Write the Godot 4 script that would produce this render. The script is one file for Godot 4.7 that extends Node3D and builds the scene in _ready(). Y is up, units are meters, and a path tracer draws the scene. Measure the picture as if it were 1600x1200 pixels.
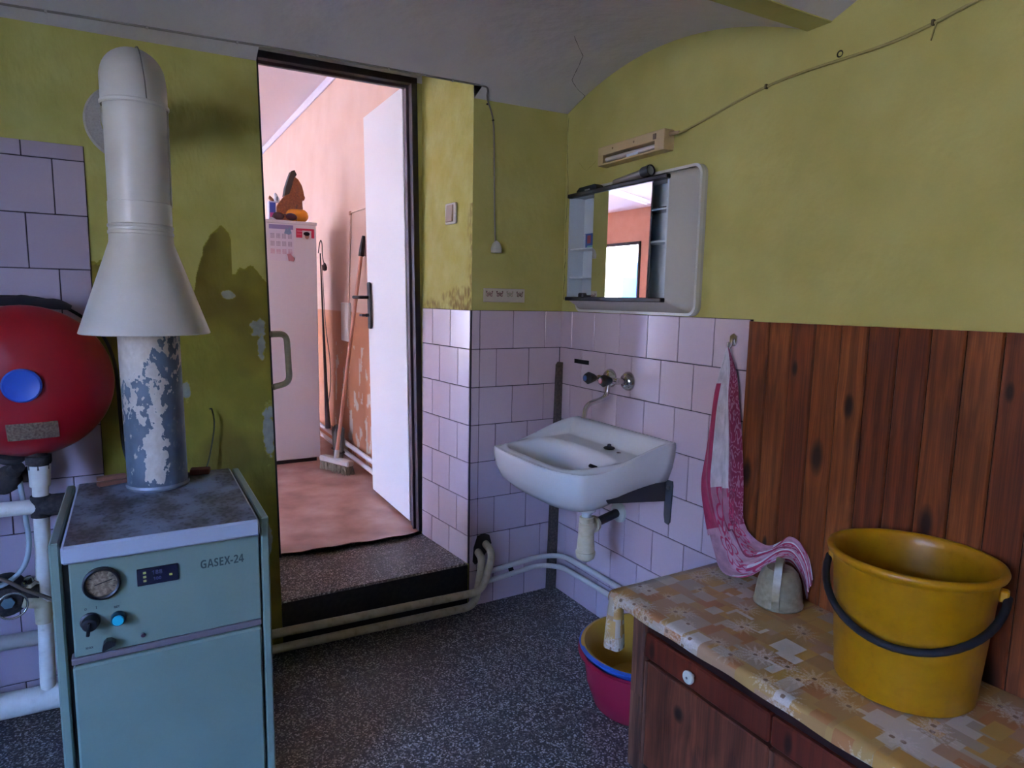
extends Node3D

# ---------------------------------------------------------------- mesh builder
class MB:
	var v := PackedVector3Array()
	var uv := PackedVector2Array()
	var sg := PackedInt64Array()
	var g := -1                       # smooth group, -1 is flat
	var xf := Transform3D()
	func tri(a: Vector3, b: Vector3, c: Vector3, ua := Vector2.ZERO, ub := Vector2.ZERO, uc := Vector2.ZERO) -> void:
		v.append(xf * a); v.append(xf * c); v.append(xf * b)
		uv.append(ua); uv.append(uc); uv.append(ub)
		sg.append(g); sg.append(g); sg.append(g)
	func quad(a: Vector3, b: Vector3, c: Vector3, d: Vector3, ua := Vector2(0, 1), ub := Vector2(1, 1), uc := Vector2(1, 0), ud := Vector2(0, 0)) -> void:
		tri(a, b, c, ua, ub, uc)
		tri(a, c, d, ua, uc, ud)
	func _face(p: Array, c: Vector3, ax: int, b: Basis) -> void:
		var q := []
		var u := []
		for e in p:
			q.append(c + b * e)
			u.append(Vector2(e.z, -e.y) if ax == 0 else Vector2(e.x, e.z) if ax == 1 else Vector2(e.x, -e.y))
		var m := Vector3.ZERO
		for e in q:
			m += e
		m = m / q.size() - c
		if (q[1] - q[0]).cross(q[2] - q[0]).dot(m) < 0.0:
			q.reverse(); u.reverse()
		if q.size() == 3:
			tri(q[0], q[1], q[2], u[0], u[1], u[2])
		else:
			quad(q[0], q[1], q[2], q[3], u[0], u[1], u[2], u[3])
	func box(c: Vector3, s: Vector3, bev := 0.0, b := Basis()) -> MB:
		var h := s / 2.0
		var k := h - Vector3.ONE * bev
		for sx in [-1, 1]:
			_face([Vector3(sx * h.x, -k.y, -k.z), Vector3(sx * h.x, k.y, -k.z), Vector3(sx * h.x, k.y, k.z), Vector3(sx * h.x, -k.y, k.z)], c, 0, b)
			_face([Vector3(-k.x, sx * h.y, -k.z), Vector3(k.x, sx * h.y, -k.z), Vector3(k.x, sx * h.y, k.z), Vector3(-k.x, sx * h.y, k.z)], c, 1, b)
			_face([Vector3(-k.x, -k.y, sx * h.z), Vector3(k.x, -k.y, sx * h.z), Vector3(k.x, k.y, sx * h.z), Vector3(-k.x, k.y, sx * h.z)], c, 2, b)
			if bev > 0.0:
				for sy in [-1, 1]:
					_face([Vector3(sx * h.x, sy * k.y, -k.z), Vector3(sx * h.x, sy * k.y, k.z), Vector3(sx * k.x, sy * h.y, k.z), Vector3(sx * k.x, sy * h.y, -k.z)], c, 0, b)
					_face([Vector3(sx * h.x, -k.y, sy * k.z), Vector3(sx * h.x, k.y, sy * k.z), Vector3(sx * k.x, k.y, sy * h.z), Vector3(sx * k.x, -k.y, sy * h.z)], c, 0, b)
					_face([Vector3(-k.x, sx * h.y, sy * k.z), Vector3(k.x, sx * h.y, sy * k.z), Vector3(k.x, sx * k.y, sy * h.z), Vector3(-k.x, sx * k.y, sy * h.z)], c, 1, b)
					for sz in [-1, 1]:
						_face([Vector3(sx * h.x, sy * k.y, sz * k.z), Vector3(sx * k.x, sy * h.y, sz * k.z), Vector3(sx * k.x, sy * k.y, sz * h.z)], c, 0, b)
		return self
	func bx(a: Vector3, c: Vector3, bev := 0.0) -> MB:
		return box((a + c) / 2.0, (c - a).abs(), bev)
	func tube(path: Array, r, sides := 12, cap := true) -> MB:
		var n := path.size()
		var rings := []
		var t: Vector3 = (path[1] - path[0]).normalized()
		var nn := t.cross(Vector3.UP if absf(t.y) < 0.9 else Vector3.RIGHT).normalized()
		var L := 0.0
		var Ls := []
		for i in n:
			var tt: Vector3 = (path[mini(i + 1, n - 1)] - path[maxi(i - 1, 0)]).normalized()
			if t.cross(tt).length() > 0.00001:
				nn = nn.rotated(t.cross(tt).normalized(), t.angle_to(tt))
			t = tt
			nn = (nn - t * nn.dot(t)).normalized()
			var bb := t.cross(nn)
			var ri: float = r[i] if r is Array else r
			var ring := []
			for j in sides + 1:
				var a := TAU * (j % sides) / sides
				ring.append(path[i] + (nn * cos(a) + bb * sin(a)) * ri)
			rings.append(ring)
			if i > 0:
				L += path[i].distance_to(path[i - 1])
			Ls.append(L)
		var gg := g
		g = 1
		for i in n - 1:
			for j in sides:
				quad(rings[i][j], rings[i][j + 1], rings[i + 1][j + 1], rings[i + 1][j], Vector2(float(j) / sides, Ls[i]), Vector2(float(j + 1) / sides, Ls[i]), Vector2(float(j + 1) / sides, Ls[i + 1]), Vector2(float(j) / sides, Ls[i + 1]))
		g = -1
		if cap:
			for j in sides:
				tri(path[0], rings[0][j + 1], rings[0][j])
				tri(path[n - 1], rings[n - 1][j], rings[n - 1][j + 1])
		g = gg
		return self
	func lathe(prof: Array, seg := 32, t := Transform3D(), sharp := 35.0) -> MB:      # prof: Vector2(radius, height), from the outside bottom upwards
		var gg := g
		var grp := 1
		var L := 0.0
		for i in prof.size() - 1:
			var p: Vector2 = prof[i]
			var q: Vector2 = prof[i + 1]
			if i > 0 and absf(rad_to_deg((p - prof[i - 1]).angle_to(q - p))) > sharp:
				grp += 1
			g = grp
			var L2 := L + p.distance_to(q)
			for j in seg:
				var a := TAU * j / seg
				var b := TAU * ((j + 1) % seg) / seg
				var a0 := t * Vector3(p.x * sin(a), p.y, p.x * cos(a))
				var a1 := t * Vector3(p.x * sin(b), p.y, p.x * cos(b))
				var b1 := t * Vector3(q.x * sin(b), q.y, q.x * cos(b))
				var b0 := t * Vector3(q.x * sin(a), q.y, q.x * cos(a))
				var u0 := float(j) / seg
				var u1 := float(j + 1) / seg
				if p.x < 0.00001:
					tri(a0, b1, b0, Vector2(u0, L), Vector2(u1, L2), Vector2(u0, L2))
				elif q.x < 0.00001:
					tri(a0, a1, b1, Vector2(u0, L), Vector2(u1, L), Vector2(u1, L2))
				else:
					quad(a0, a1, b1, b0, Vector2(u0, L), Vector2(u1, L), Vector2(u1, L2), Vector2(u0, L2))
			L = L2
		g = gg
		return self
	func grid(nu: int, nv: int, f: Callable, flip := false, group := 1) -> MB:
		var gg := g
		g = group
		var p := []
		for i in nu + 1:
			var row := []
			for j in nv + 1:
				row.append(f.call(float(i) / nu, float(j) / nv))
			p.append(row)
		for i in nu:
			for j in nv:
				var ua := Vector2(float(i) / nu, 1.0 - float(j) / nv)
				var ub := Vector2(float(i + 1) / nu, 1.0 - float(j) / nv)
				var uc := Vector2(float(i + 1) / nu, 1.0 - float(j + 1) / nv)
				var ud := Vector2(float(i) / nu, 1.0 - float(j + 1) / nv)
				if flip:
					quad(p[i][j], p[i][j + 1], p[i + 1][j + 1], p[i + 1][j], ua, ud, uc, ub)
				else:
					quad(p[i][j], p[i + 1][j], p[i + 1][j + 1], p[i][j + 1], ua, ub, uc, ud)
		g = gg
		return self
	func prism(poly: PackedVector2Array, z0: float, z1: float, t := Transform3D()) -> MB:      # polygon in x,y, thickness along z
		if Geometry2D.is_polygon_clockwise(poly):
			poly = poly.duplicate(); poly.reverse()
		var ix := Geometry2D.triangulate_polygon(poly)
		for i in range(0, ix.size(), 3):
			var a := poly[ix[i]]
			var b := poly[ix[i + 1]]
			var c := poly[ix[i + 2]]
			if (b - a).cross(c - a) < 0.0:
				var s := b; b = c; c = s
			tri(t * Vector3(a.x, a.y, z1), t * Vector3(b.x, b.y, z1), t * Vector3(c.x, c.y, z1), Vector2(a.x, -a.y), Vector2(b.x, -b.y), Vector2(c.x, -c.y))
			tri(t * Vector3(a.x, a.y, z0), t * Vector3(c.x, c.y, z0), t * Vector3(b.x, b.y, z0), Vector2(a.x, -a.y), Vector2(c.x, -c.y), Vector2(b.x, -b.y))
		for i in poly.size():
			var a := poly[i]
			var b := poly[(i + 1) % poly.size()]
			quad(t * Vector3(a.x, a.y, z0), t * Vector3(b.x, b.y, z0), t * Vector3(b.x, b.y, z1), t * Vector3(a.x, a.y, z1), Vector2(a.x, -a.y), Vector2(b.x, -b.y), Vector2(b.x, -b.y), Vector2(a.x, -a.y))
		return self
	func done(off := Vector3.ZERO) -> ArrayMesh:
		var st := SurfaceTool.new()
		st.begin(Mesh.PRIMITIVE_TRIANGLES)
		for i in v.size():
			st.set_smooth_group(sg[i])
			st.set_uv(uv[i])
			st.add_vertex(v[i] - off)
		st.generate_normals()
		return st.commit()

var names := {}
var mats := {}
var rng := RandomNumberGenerator.new()

func V(x: float, y: float, z: float) -> Vector3:
	return Vector3(x, y, z)

func numbered(n: String) -> String:
	var k: int = names.get(n, 0)
	names[n] = k + 1
	return n if k == 0 else "%s_%03d" % [n, k]

func base_of(o: Node) -> Vector3:
	var p := Vector3.ZERO
	while o and o != self:
		p += o.position
		o = o.get_parent()
	return p

func obj(called: String, m: MB, mt: Material, parent: Node = self) -> MeshInstance3D:
	var o := MeshInstance3D.new()
	o.name = numbered(called) if parent == self else called
	o.mesh = m.done(base_of(parent) if parent != self else Vector3.ZERO)
	o.material_override = mt
	parent.add_child(o, true)
	return o

func meta(o: Node, label: String, category: String, group := "") -> Node:
	o.set_meta("label", label)
	o.set_meta("category", category)
	if group:
		o.set_meta("group", group)
	return o

func thing(called: String, label: String, category: String, at := Vector3.ZERO, group := "") -> Node3D:
	var o := Node3D.new()
	o.name = numbered(called)
	o.position = at
	add_child(o)
	meta(o, label, category, group)
	return o

func one(called: String, m: MB, mt: Material, label: String, category: String, at := Vector3.ZERO, group := "") -> MeshInstance3D:   # a thing that is one mesh
	var o := MeshInstance3D.new()
	o.name = numbered(called)
	o.mesh = m.done(at)
	o.position = at
	o.material_override = mt
	add_child(o)
	meta(o, label, category, group)
	return o

func struct(called: String, m: MB, mt: Material, parent: Node = self) -> MeshInstance3D:
	var o := obj(called, m, mt, parent)
	if parent == self:
		o.set_meta("kind", "structure")
	return o

func frame(called: String) -> Node3D:
	var o := Node3D.new()
	o.name = numbered(called)
	o.set_meta("kind", "structure")
	add_child(o)
	return o

func at_xf(p: Vector3, b := Basis()) -> Transform3D:
	return Transform3D(b, p)

func rot(ax: Vector3, deg: float) -> Basis:
	return Basis(ax.normalized(), deg_to_rad(deg))

# a transform whose y axis is d
func along(p: Vector3, d: Vector3) -> Transform3D:
	var y := d.normalized()
	var x := y.cross(Vector3.FORWARD if absf(y.z) < 0.9 else Vector3.RIGHT).normalized()
	return Transform3D(Basis(x, y, x.cross(y)), p)

func fillet(p: Array, r: float, n := 6) -> Array:
	var o := [p[0]]
	for i in range(1, p.size() - 1):
		var a: Vector3 = p[i - 1] - p[i]
		var b: Vector3 = p[i + 1] - p[i]
		var q := minf(r, minf(a.length(), b.length()) * 0.49)
		var s: Vector3 = p[i] + a.normalized() * q
		var e: Vector3 = p[i] + b.normalized() * q
		for k in n + 1:
			var t := float(k) / n
			o.append(s.lerp(p[i], t).lerp(p[i].lerp(e, t), t))
	o.append(p[-1])
	return o

func spline(p: Array, n := 8) -> Array:
	var o := []
	for i in p.size() - 1:
		for k in n:
			o.append(p[i].cubic_interpolate(p[i + 1], p[maxi(i - 1, 0)], p[mini(i + 2, p.size() - 1)], float(k) / n))
	o.append(p[-1])
	return o

func rrect(w: float, h: float, r: float, n := 5) -> PackedVector2Array:
	var o := PackedVector2Array()
	for c in [[1, 1, 0], [-1, 1, 90], [-1, -1, 180], [1, -1, 270]]:
		for k in n + 1:
			var a: float = deg_to_rad(c[2] + 90.0 * k / n)
			o.append(Vector2(c[0] * (w / 2 - r) + r * cos(a), c[1] * (h / 2 - r) + r * sin(a)))
	return o

# ---------------------------------------------------------------- materials
func mat(c: Color, rough := 0.7, metal := 0.0, spec := 0.5) -> StandardMaterial3D:
	var key := "%s %.3f %.3f %.3f" % [c.to_html(), rough, metal, spec]
	if mats.has(key):
		return mats[key]
	var m := StandardMaterial3D.new()
	m.albedo_color = c
	m.roughness = rough
	m.metallic = metal
	m.metallic_specular = spec
	mats[key] = m
	return m

func hexc(s: String) -> Color:
	return Color.html(s)

func noise(f: float, sd: int, oct := 4, type := FastNoiseLite.TYPE_SIMPLEX_SMOOTH) -> FastNoiseLite:
	var n := FastNoiseLite.new()
	n.seed = sd
	n.frequency = f
	n.noise_type = type
	n.fractal_octaves = oct
	return n

func ramp(stops: Array) -> Gradient:
	var gr := Gradient.new()
	var off := PackedFloat32Array()
	var cols := PackedColorArray()
	for s in stops:
		off.append(s[0]); cols.append(s[1])
	gr.offsets = off
	gr.colors = cols
	return gr

func ntex(n: FastNoiseLite, gr: Gradient, size := 512) -> NoiseTexture2D:
	var t := NoiseTexture2D.new()
	t.width = size; t.height = size
	t.seamless = true
	t.noise = n
	t.color_ramp = gr
	return t

func nnorm(n: FastNoiseLite, strength: float, size := 512) -> NoiseTexture2D:
	var t := NoiseTexture2D.new()
	t.width = size; t.height = size
	t.seamless = true
	t.noise = n
	t.as_normal_map = true
	t.bump_strength = strength
	return t

func tri_mat(tex: Texture2D, metres: float, rough := 0.8, norm: Texture2D = null, ns := 1.0, world := true) -> StandardMaterial3D:
	var m := StandardMaterial3D.new()
	m.albedo_texture = tex
	m.uv1_triplanar = true
	m.uv1_world_triplanar = world
	m.uv1_scale = Vector3.ONE / metres
	m.roughness = rough
	if norm:
		m.normal_enabled = true
		m.normal_texture = norm
		m.normal_scale = ns
	return m

func img_tex(w: int, h: int, f: Callable) -> ImageTexture:
	var b := PackedByteArray()
	b.resize(w * h * 3)
	var k := 0
	for y in h:
		for x in w:
			var c: Color = f.call(x, y)
			b[k] = clampi(int(c.r * 255.0), 0, 255)
			b[k + 1] = clampi(int(c.g * 255.0), 0, 255)
			b[k + 2] = clampi(int(c.b * 255.0), 0, 255)
			k += 3
	return ImageTexture.create_from_image(Image.create_from_data(w, h, false, Image.FORMAT_RGB8, b))

func uv_mat(tex: Texture2D, rough := 0.7, sc := Vector2.ONE, off := Vector2.ZERO) -> StandardMaterial3D:
	var m := StandardMaterial3D.new()
	m.albedo_texture = tex
	m.roughness = rough
	m.uv1_scale = V(sc.x, sc.y, 1)
	m.uv1_offset = V(off.x, off.y, 0)
	return m

func with_norm(m: StandardMaterial3D, t: Texture2D, s: float) -> StandardMaterial3D:
	m.normal_enabled = true
	m.normal_texture = t
	m.normal_scale = s
	return m

# ---------------------------------------------------------------- constants of the place
const TOP := 1.2124      # top of the tiles
const P := 0.152         # tile pitch
const GAP := 0.0028
const RX := -0.4258      # outer corner of the door recess
const STEP := 0.183
const FZ := -0.41        # plane of the door frame
const HX := -0.35        # hall right wall
const HF := 0.186        # hall floor
const CUT := -0.4262     # right end of the lunette over the door
const HC := 2.71         # hall ceiling

var M := {}

func spring(x: float) -> float:
	return 2.006 + 0.017 * x

func vault(x: float, z: float) -> float:
	var per := 1.165
	var k := floorf(z / per)
	var w := z - k * per
	if w > 1.095:
		return 2.10
	var u := w / 1.095
	var a := spring(x) if k == 0 else 1.972 + 0.017 * x
	return lerpf(a, 1.972 + 0.017 * x, u) + 0.115 * 4.0 * u * (1.0 - u)

func left_edge(y: float) -> float:
	return -1.158 - 0.0168 * y

func make_materials() -> void:
	var pl := nnorm(noise(0.035, 5, 5), 5.0)
	var yel := ramp([[0.0, hexc("b0a75a")], [0.5, hexc("b9af63")], [1.0, hexc("c1b86c")]])
	M.yellow = tri_mat(ntex(noise(0.008, 11, 4), yel), 1.3, 0.85, pl, 0.14)
	M.ceil = tri_mat(ntex(noise(0.008, 12, 4), ramp([[0.0, hexc("cdc5be")], [0.5, hexc("d4ccc6")], [1.0, hexc("d9d2cd")]])), 1.4, 0.9, pl, 0.22)
	M.plain_wall = tri_mat(ntex(noise(0.01, 13, 4), ramp([[0.0, hexc("8d876a")], [1.0, hexc("9c967a")]])), 1.5, 0.9)
	M.rawplaster = mat(hexc("bdb3a0"), 0.95)
	M.terrazzo = terrazzo_mat(hexc("322c28"), 21)
	M.terrazzo_step = terrazzo_mat(hexc("3a302e"), 22)
	M.grout = mat(hexc("3a3038"), 0.95)
	M.tile = []
	for c in ["cbb6bc", "c8b1b8", "cebac0", "c9b5be"]:
		M.tile.append(mat(hexc(c), 0.16, 0.0, 0.5))
	M.tileold = []
	for c in ["b5a2ab", "b8a5ae", "b19ea8"]:
		M.tileold.append(mat(hexc(c), 0.22, 0.0, 0.5))
	M.black = mat(hexc("141216"), 0.45)
	M.rubber = mat(hexc("17171a"), 0.7)
	M.frame = mat(hexc("1c1719"), 0.35)
	M.jamb = mat(hexc("57474a"), 0.4)
	M.leaf = mat(hexc("e2e1dc"), 0.35)
	M.chrome = mat(hexc("c9c6c2"), 0.14, 1.0)
	M.steel = mat(hexc("8b8a88"), 0.4, 0.9)
	M.ceramic = mat(hexc("dfe1de"), 0.12)
	M.cream = mat(hexc("d8cdb4"), 0.4)
	M.pipe = tri_mat(ntex(noise(0.02, 31, 4), ramp([[0.0, hexc("9c8a68")], [0.35, hexc("b9aa88")], [1.0, hexc("c7ba9b")]])), 0.4, 0.4)
	M.pipe_left = tri_mat(ntex(noise(0.02, 36, 4), ramp([[0.0, hexc("a99c88")], [0.3, hexc("d6cdbd")], [1.0, hexc("e6dfd2")]])), 0.5, 0.35)
	M.pipe_white = mat(hexc("cfcabd"), 0.35)
	M.iron = tri_mat(ntex(noise(0.05, 33, 4), ramp([[0.0, hexc("1d1819")], [1.0, hexc("4a3d38")]])), 0.3, 0.8)
	M.lath = tri_mat(ntex(noise(0.04, 34, 4), ramp([[0.0, hexc("3b342f")], [1.0, hexc("6a5c50")]])), 0.3, 0.75)
	M.boiler = tri_mat(ntex(noise(0.006, 35, 3), ramp([[0.0, hexc("6d7d6e")], [1.0, hexc("768677")]])), 0.8, 0.33)
	M.rib = M.yellow

func terrazzo_mat(matrix: Color, sd: int) -> StandardMaterial3D:
	var n := FastNoiseLite.new()
	n.seed = sd
	n.noise_type = FastNoiseLite.TYPE_CELLULAR
	n.cellular_return_type = FastNoiseLite.RETURN_CELL_VALUE
	n.cellular_jitter = 1.0
	n.frequency = 0.125
	n.fractal_type = FastNoiseLite.FRACTAL_NONE
	n.domain_warp_enabled = true
	n.domain_warp_amplitude = 6.0
	n.domain_warp_frequency = 0.06
	var gr := ramp([[0.0, matrix], [0.36, matrix.lightened(0.05)], [0.43, hexc("5a514c")], [0.62, hexc("7f746b")], [0.72, matrix.lightened(0.08)], [0.80, hexc("a09892")], [0.92, hexc("c4beb8")], [1.0, hexc("d6d1ca")]])
	gr.interpolation_mode = Gradient.GRADIENT_INTERPOLATE_CONSTANT
	var m := tri_mat(ntex(n, gr, 1024), 0.52, 0.42)
	return m

# ---------------------------------------------------------------- ready
func _ready() -> void:
	rng.seed = 7
	var cam := Camera3D.new()
	cam.name = "camera"
	cam.position = V(-1.5703, 1.258, 2.2837)
	cam.rotation = V(-0.1294, -0.5284, 0.0194)
	cam.fov = 60.98
	cam.near = 0.02
	add_child(cam)
	cam.current = true
	var env := Environment.new()
	var sky := Sky.new()
	var ps := ProceduralSkyMaterial.new()
	ps.sky_top_color = hexc("759eee")
	ps.sky_horizon_color = hexc("a2c0f6")
	ps.sky_energy_multiplier = 6.0
	ps.ground_bottom_color = hexc("55524c")
	ps.ground_horizon_color = hexc("8a877f")
	ps.ground_energy_multiplier = 1.0
	sky.sky_material = ps
	env.background_mode = Environment.BG_SKY
	env.sky = sky
	env.tonemap_mode = Environment.TONE_MAPPER_LINEAR
	env.tonemap_exposure = 2.2
	env.sdfgi_enabled = true
	env.ssao_enabled = true
	env.ssil_enabled = true
	var we := WorldEnvironment.new()
	we.name = "environment"
	we.environment = env
	add_child(we)
	# the sun stands behind the house: it lights the yard and the walls across it, never the rooms directly
	var sun := DirectionalLight3D.new()
	sun.name = "sun"
	sun.light_color = hexc("ffeed2")
	sun.light_energy = 24.0
	sun.light_angular_distance = 0.53
	sun.shadow_enabled = true
	sun.sky_mode = DirectionalLight3D.SKY_MODE_LIGHT_ONLY
	sun.position = V(6, 9, 2)
	add_child(sun)
	sun.look_at_from_position(V(6, 8.2, 1.8), Vector3.ZERO)
	make_materials()
	build_shell()
	build_hall_shell()
	build_outside()
	build_tiles()
	build_panelling()
	build_door()
	build_sideboard()
	build_boiler()
	build_flue()
	build_vessel()
	build_left_pipes()
	build_pipes()
	build_sink()
	build_mirror_cabinet()
	build_wall_bits()
	build_towel()
	build_counter_things()
	build_basins()
	build_hall_things()

# ---------------------------------------------------------------- the room
func ribbon(m: MB, pts: Array, w: float, nrm: Vector3, jit := 0.004, sub := 6) -> void:
	var q := []
	for i in pts.size() - 1:
		for k in sub:
			var p: Vector3 = pts[i].lerp(pts[i + 1], float(k) / sub)
			var d: Vector3 = (pts[i + 1] - pts[i]).normalized().cross(nrm)
			q.append(p + d * rng.randf_range(-jit, jit))
	q.append(pts[-1])
	for i in q.size() - 1:
		var d: Vector3 = (q[i + 1] - q[i]).normalized().cross(nrm)
		var w0 := w * rng.randf_range(0.35, 1.0)
		m.quad(q[i] - d * w0, q[i] + d * w0, q[i + 1] + d * w0, q[i + 1] - d * w0)

func back_wall_texture() -> ImageTexture:
	# x -2.0 .. -1.1, y 0 .. 2.1: yellow limewash, a darker damp patch with an outline of its own, bare grey plaster where the paint has come off
	var n1 := noise(0.012, 41, 5)
	var n2 := noise(0.05, 42, 4)
	var n3 := noise(0.006, 43, 3)
	var top := [[-2.0, 1.3], [-1.651, 1.341], [-1.627, 1.361], [-1.5, 1.30], [-1.403, 1.233], [-1.385, 1.33], [-1.364, 1.403], [-1.335, 1.455], [-1.312, 1.469], [-1.292, 1.45], [-1.282, 1.418], [-1.285, 1.317], [-1.26, 1.338], [-1.221, 1.35], [-1.183, 1.299], [-1.1, 1.27]]
	var bare := [[-1.211, 1.149, 0.022, 0.032], [-1.203, 1.085, 0.012, 0.035], [-1.188, 0.80, 0.018, 0.09], [-1.30, 1.255, 0.02, 0.012], [-1.20, 0.42, 0.012, 0.05], [-1.43, 0.95, 0.012, 0.03]]
	var w := 450
	var h := 1050
	return img_tex(w, h, func(ix: int, iy: int) -> Color:
		var x := -2.0 + 0.9 * ix / w
		var y := 2.1 - 2.1 * iy / h
		var a := n1.get_noise_2d(ix * 1.0, iy * 1.0)
		var b := n2.get_noise_2d(ix * 1.0, iy * 1.0)
		var c := hexc("c2ba68").lerp(hexc("b4ab55"), clampf(0.5 + a, 0.0, 1.0) * 0.8)
		var t := 1.3
		for i in top.size() - 1:
			if x >= top[i][0] and x < top[i + 1][0]:
				t = lerpf(top[i][1], top[i + 1][1], (x - top[i][0]) / (top[i + 1][0] - top[i][0]))
		var e := t + 0.012 * b - y
		if e > 0.0:
			var damp := hexc("857c26").lerp(hexc("92882e"), clampf(0.5 + 1.2 * a, 0.0, 1.0))
			damp = damp.lerp(hexc("6b5a1c"), clampf(n3.get_noise_2d(ix * 1.0, iy * 1.0) * 1.6 + 0.1, 0.0, 0.7))
			c = damp if e > 0.006 else hexc("8d8420")
		for s in bare:
			var q := pow((x - s[0]) / s[2], 2.0) + pow((y - s[1]) / s[3], 2.0) + 1.1 * b
			if q < 1.0:
				c = hexc("a2a392").lerp(hexc("8d8f84"), clampf(0.5 + b, 0.0, 1.0))
			elif q < 1.25:
				c = c.lerp(hexc("b0a650"), 0.5)
		return c)

func build_shell() -> void:
	# floor
	struct("floor", MB.new().bx(V(-3.5, -0.1, 0.0), V(0.2, 0, 4.4)), M.terrazzo)
	# back wall, left of the door recess
	var wl := frame("wall_back")
	var m := MB.new()
	var ys := [0.0, 0.5, 1.0, 1.5, 2.06]
	for i in 4:
		var y0: float = ys[i]
		var y1: float = ys[i + 1]
		var a := V(-2.0, y0, 0); var b := V(left_edge(y0), y0, 0); var c := V(left_edge(y1), y1, 0); var d := V(-2.0, y1, 0)
		var f := func(p: Vector3) -> Vector2: return Vector2((p.x + 2.0) / 0.9, 1.0 - p.y / 2.1)
		m.quad(a, b, c, d, f.call(a), f.call(b), f.call(c), f.call(d))
	var paint := with_norm(uv_mat(back_wall_texture(), 0.85), nnorm(noise(0.03, 5, 5), 4.0), 0.4)
	obj("painted_face", m, paint, wl)
	m = MB.new()
	m.quad(V(-3.5, 0, 0), V(-2.0, 0, 0), V(-2.0, 2.2, 0), V(-3.5, 2.2, 0))
	m.quad(V(RX, 0, 0), V(0.0, 0, 0), V(0.0, 2.1, 0), V(RX, 2.1, 0))
	# left reveal of the recess
	for i in 4:
		var y0: float = ys[i]
		var y1: float = ys[i + 1] + (0.12 if i == 3 else 0.0)
		m.quad(V(left_edge(y0), y0, 0), V(left_edge(y0) + 0.035, y0, FZ), V(left_edge(y1) + 0.035, y1, FZ), V(left_edge(y1), y1, 0))
	m.quad(V(-0.462, 0, FZ - 0.006), V(-0.40, 0, FZ - 0.006), V(-0.40, 2.2, FZ - 0.006), V(-0.495, 2.2, FZ - 0.006))
	m.quad(V(-1.25, 0, FZ - 0.006), V(-1.09, 0, FZ - 0.006), V(-1.13, 2.2, FZ - 0.006), V(-1.25, 2.2, FZ - 0.006))
	obj("plaster", m, M.yellow, wl)
	# sloping soffit of the recess
	m = MB.new()
	var ea := vault(-1.193, 0.0701)
	var eb := vault(CUT, 0.0701)
	m.quad(V(-1.193, ea, 0.07), V(CUT, eb, 0.07), V(CUT, 2.205, FZ), V(-1.193, 2.195, FZ))
	for e in [[-1.193, ea], [CUT, eb]]:
		m.quad(V(e[0], spring(e[0]) - 0.004, 0.0), V(e[0], e[1], 0.07), V(e[0], e[1] + 0.0219, 0.0), V(e[0], spring(e[0]), 0.0))
		m.tri(V(e[0], spring(e[0]), 0.0), V(e[0], e[1], 0.07), V(e[0], e[1] + 0.022, 0.0))
	m.bx(V(-1.3, 2.206, FZ - 0.03), V(-0.3, 2.3, FZ))
	m.quad(V(-1.25, 2.15, FZ - 0.0055), V(-0.40, 2.15, FZ - 0.0055), V(-0.40, 2.21, FZ - 0.0055), V(-1.25, 2.21, FZ - 0.0055))
	obj("soffit", m, M.ceil, wl)
	# right reveal: rounded plaster arris, limewash, dirt where hands and the wire have rubbed the corner
	var n1 := noise(0.03, 51, 4)
	var n2 := noise(0.09, 52, 3)
	var revt := img_tex(128, 512, func(ix: int, iy: int) -> Color:
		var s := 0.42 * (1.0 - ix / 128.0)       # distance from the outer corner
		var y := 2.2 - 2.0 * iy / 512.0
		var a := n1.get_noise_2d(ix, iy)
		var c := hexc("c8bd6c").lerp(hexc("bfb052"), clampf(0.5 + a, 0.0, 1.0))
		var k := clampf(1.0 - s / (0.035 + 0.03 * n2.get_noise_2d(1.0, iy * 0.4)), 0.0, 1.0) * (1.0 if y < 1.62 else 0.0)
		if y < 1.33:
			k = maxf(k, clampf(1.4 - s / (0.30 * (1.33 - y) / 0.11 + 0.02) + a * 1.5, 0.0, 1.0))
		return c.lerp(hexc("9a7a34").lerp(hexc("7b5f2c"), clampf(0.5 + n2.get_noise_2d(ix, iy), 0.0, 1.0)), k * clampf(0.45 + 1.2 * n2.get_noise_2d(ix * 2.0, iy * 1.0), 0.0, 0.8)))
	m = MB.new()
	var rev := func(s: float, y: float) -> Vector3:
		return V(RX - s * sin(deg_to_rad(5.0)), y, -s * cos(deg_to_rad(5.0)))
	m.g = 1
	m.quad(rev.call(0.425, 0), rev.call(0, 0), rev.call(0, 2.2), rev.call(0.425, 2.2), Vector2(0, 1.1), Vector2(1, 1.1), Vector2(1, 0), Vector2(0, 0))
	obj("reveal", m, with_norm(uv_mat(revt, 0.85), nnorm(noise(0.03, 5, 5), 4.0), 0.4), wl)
	# hidden core that closes the wall
	m = MB.new()
	m.bx(V(-3.5, 0, -0.4), V(-1.20, 2.4, -0.02))
	m.bx(V(-0.40, 0, -0.4), V(0.2, 2.4, -0.01))
	m.bx(V(-1.3, 2.21, -0.4), V(-0.3, 2.4, 0.02))
	obj("core", m, M.rawplaster, wl)
	# right wall
	var wr := frame("wall_right")
	m = MB.new()
	m.bx(V(0, 0, -0.4), V(0.2, 2.4, 4.4))
	obj("plaster", m, M.yellow, wr)
	# cracks in the corner and in the vault
	m = MB.new()
	ribbon(m, [V(-0.0008, 1.99, 0.010), V(-0.0008, 1.83, 0.006), V(-0.0008, 1.70, 0.020), V(-0.0008, 1.55, 0.012), V(-0.0008, 1.388, 0.014), V(-0.0008, 1.26, 0.008)], 0.0017, V(-1, 0, 0))
	obj("crack", m, mat(hexc("3a3320"), 1.0), wr)
	m = MB.new()
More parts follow.
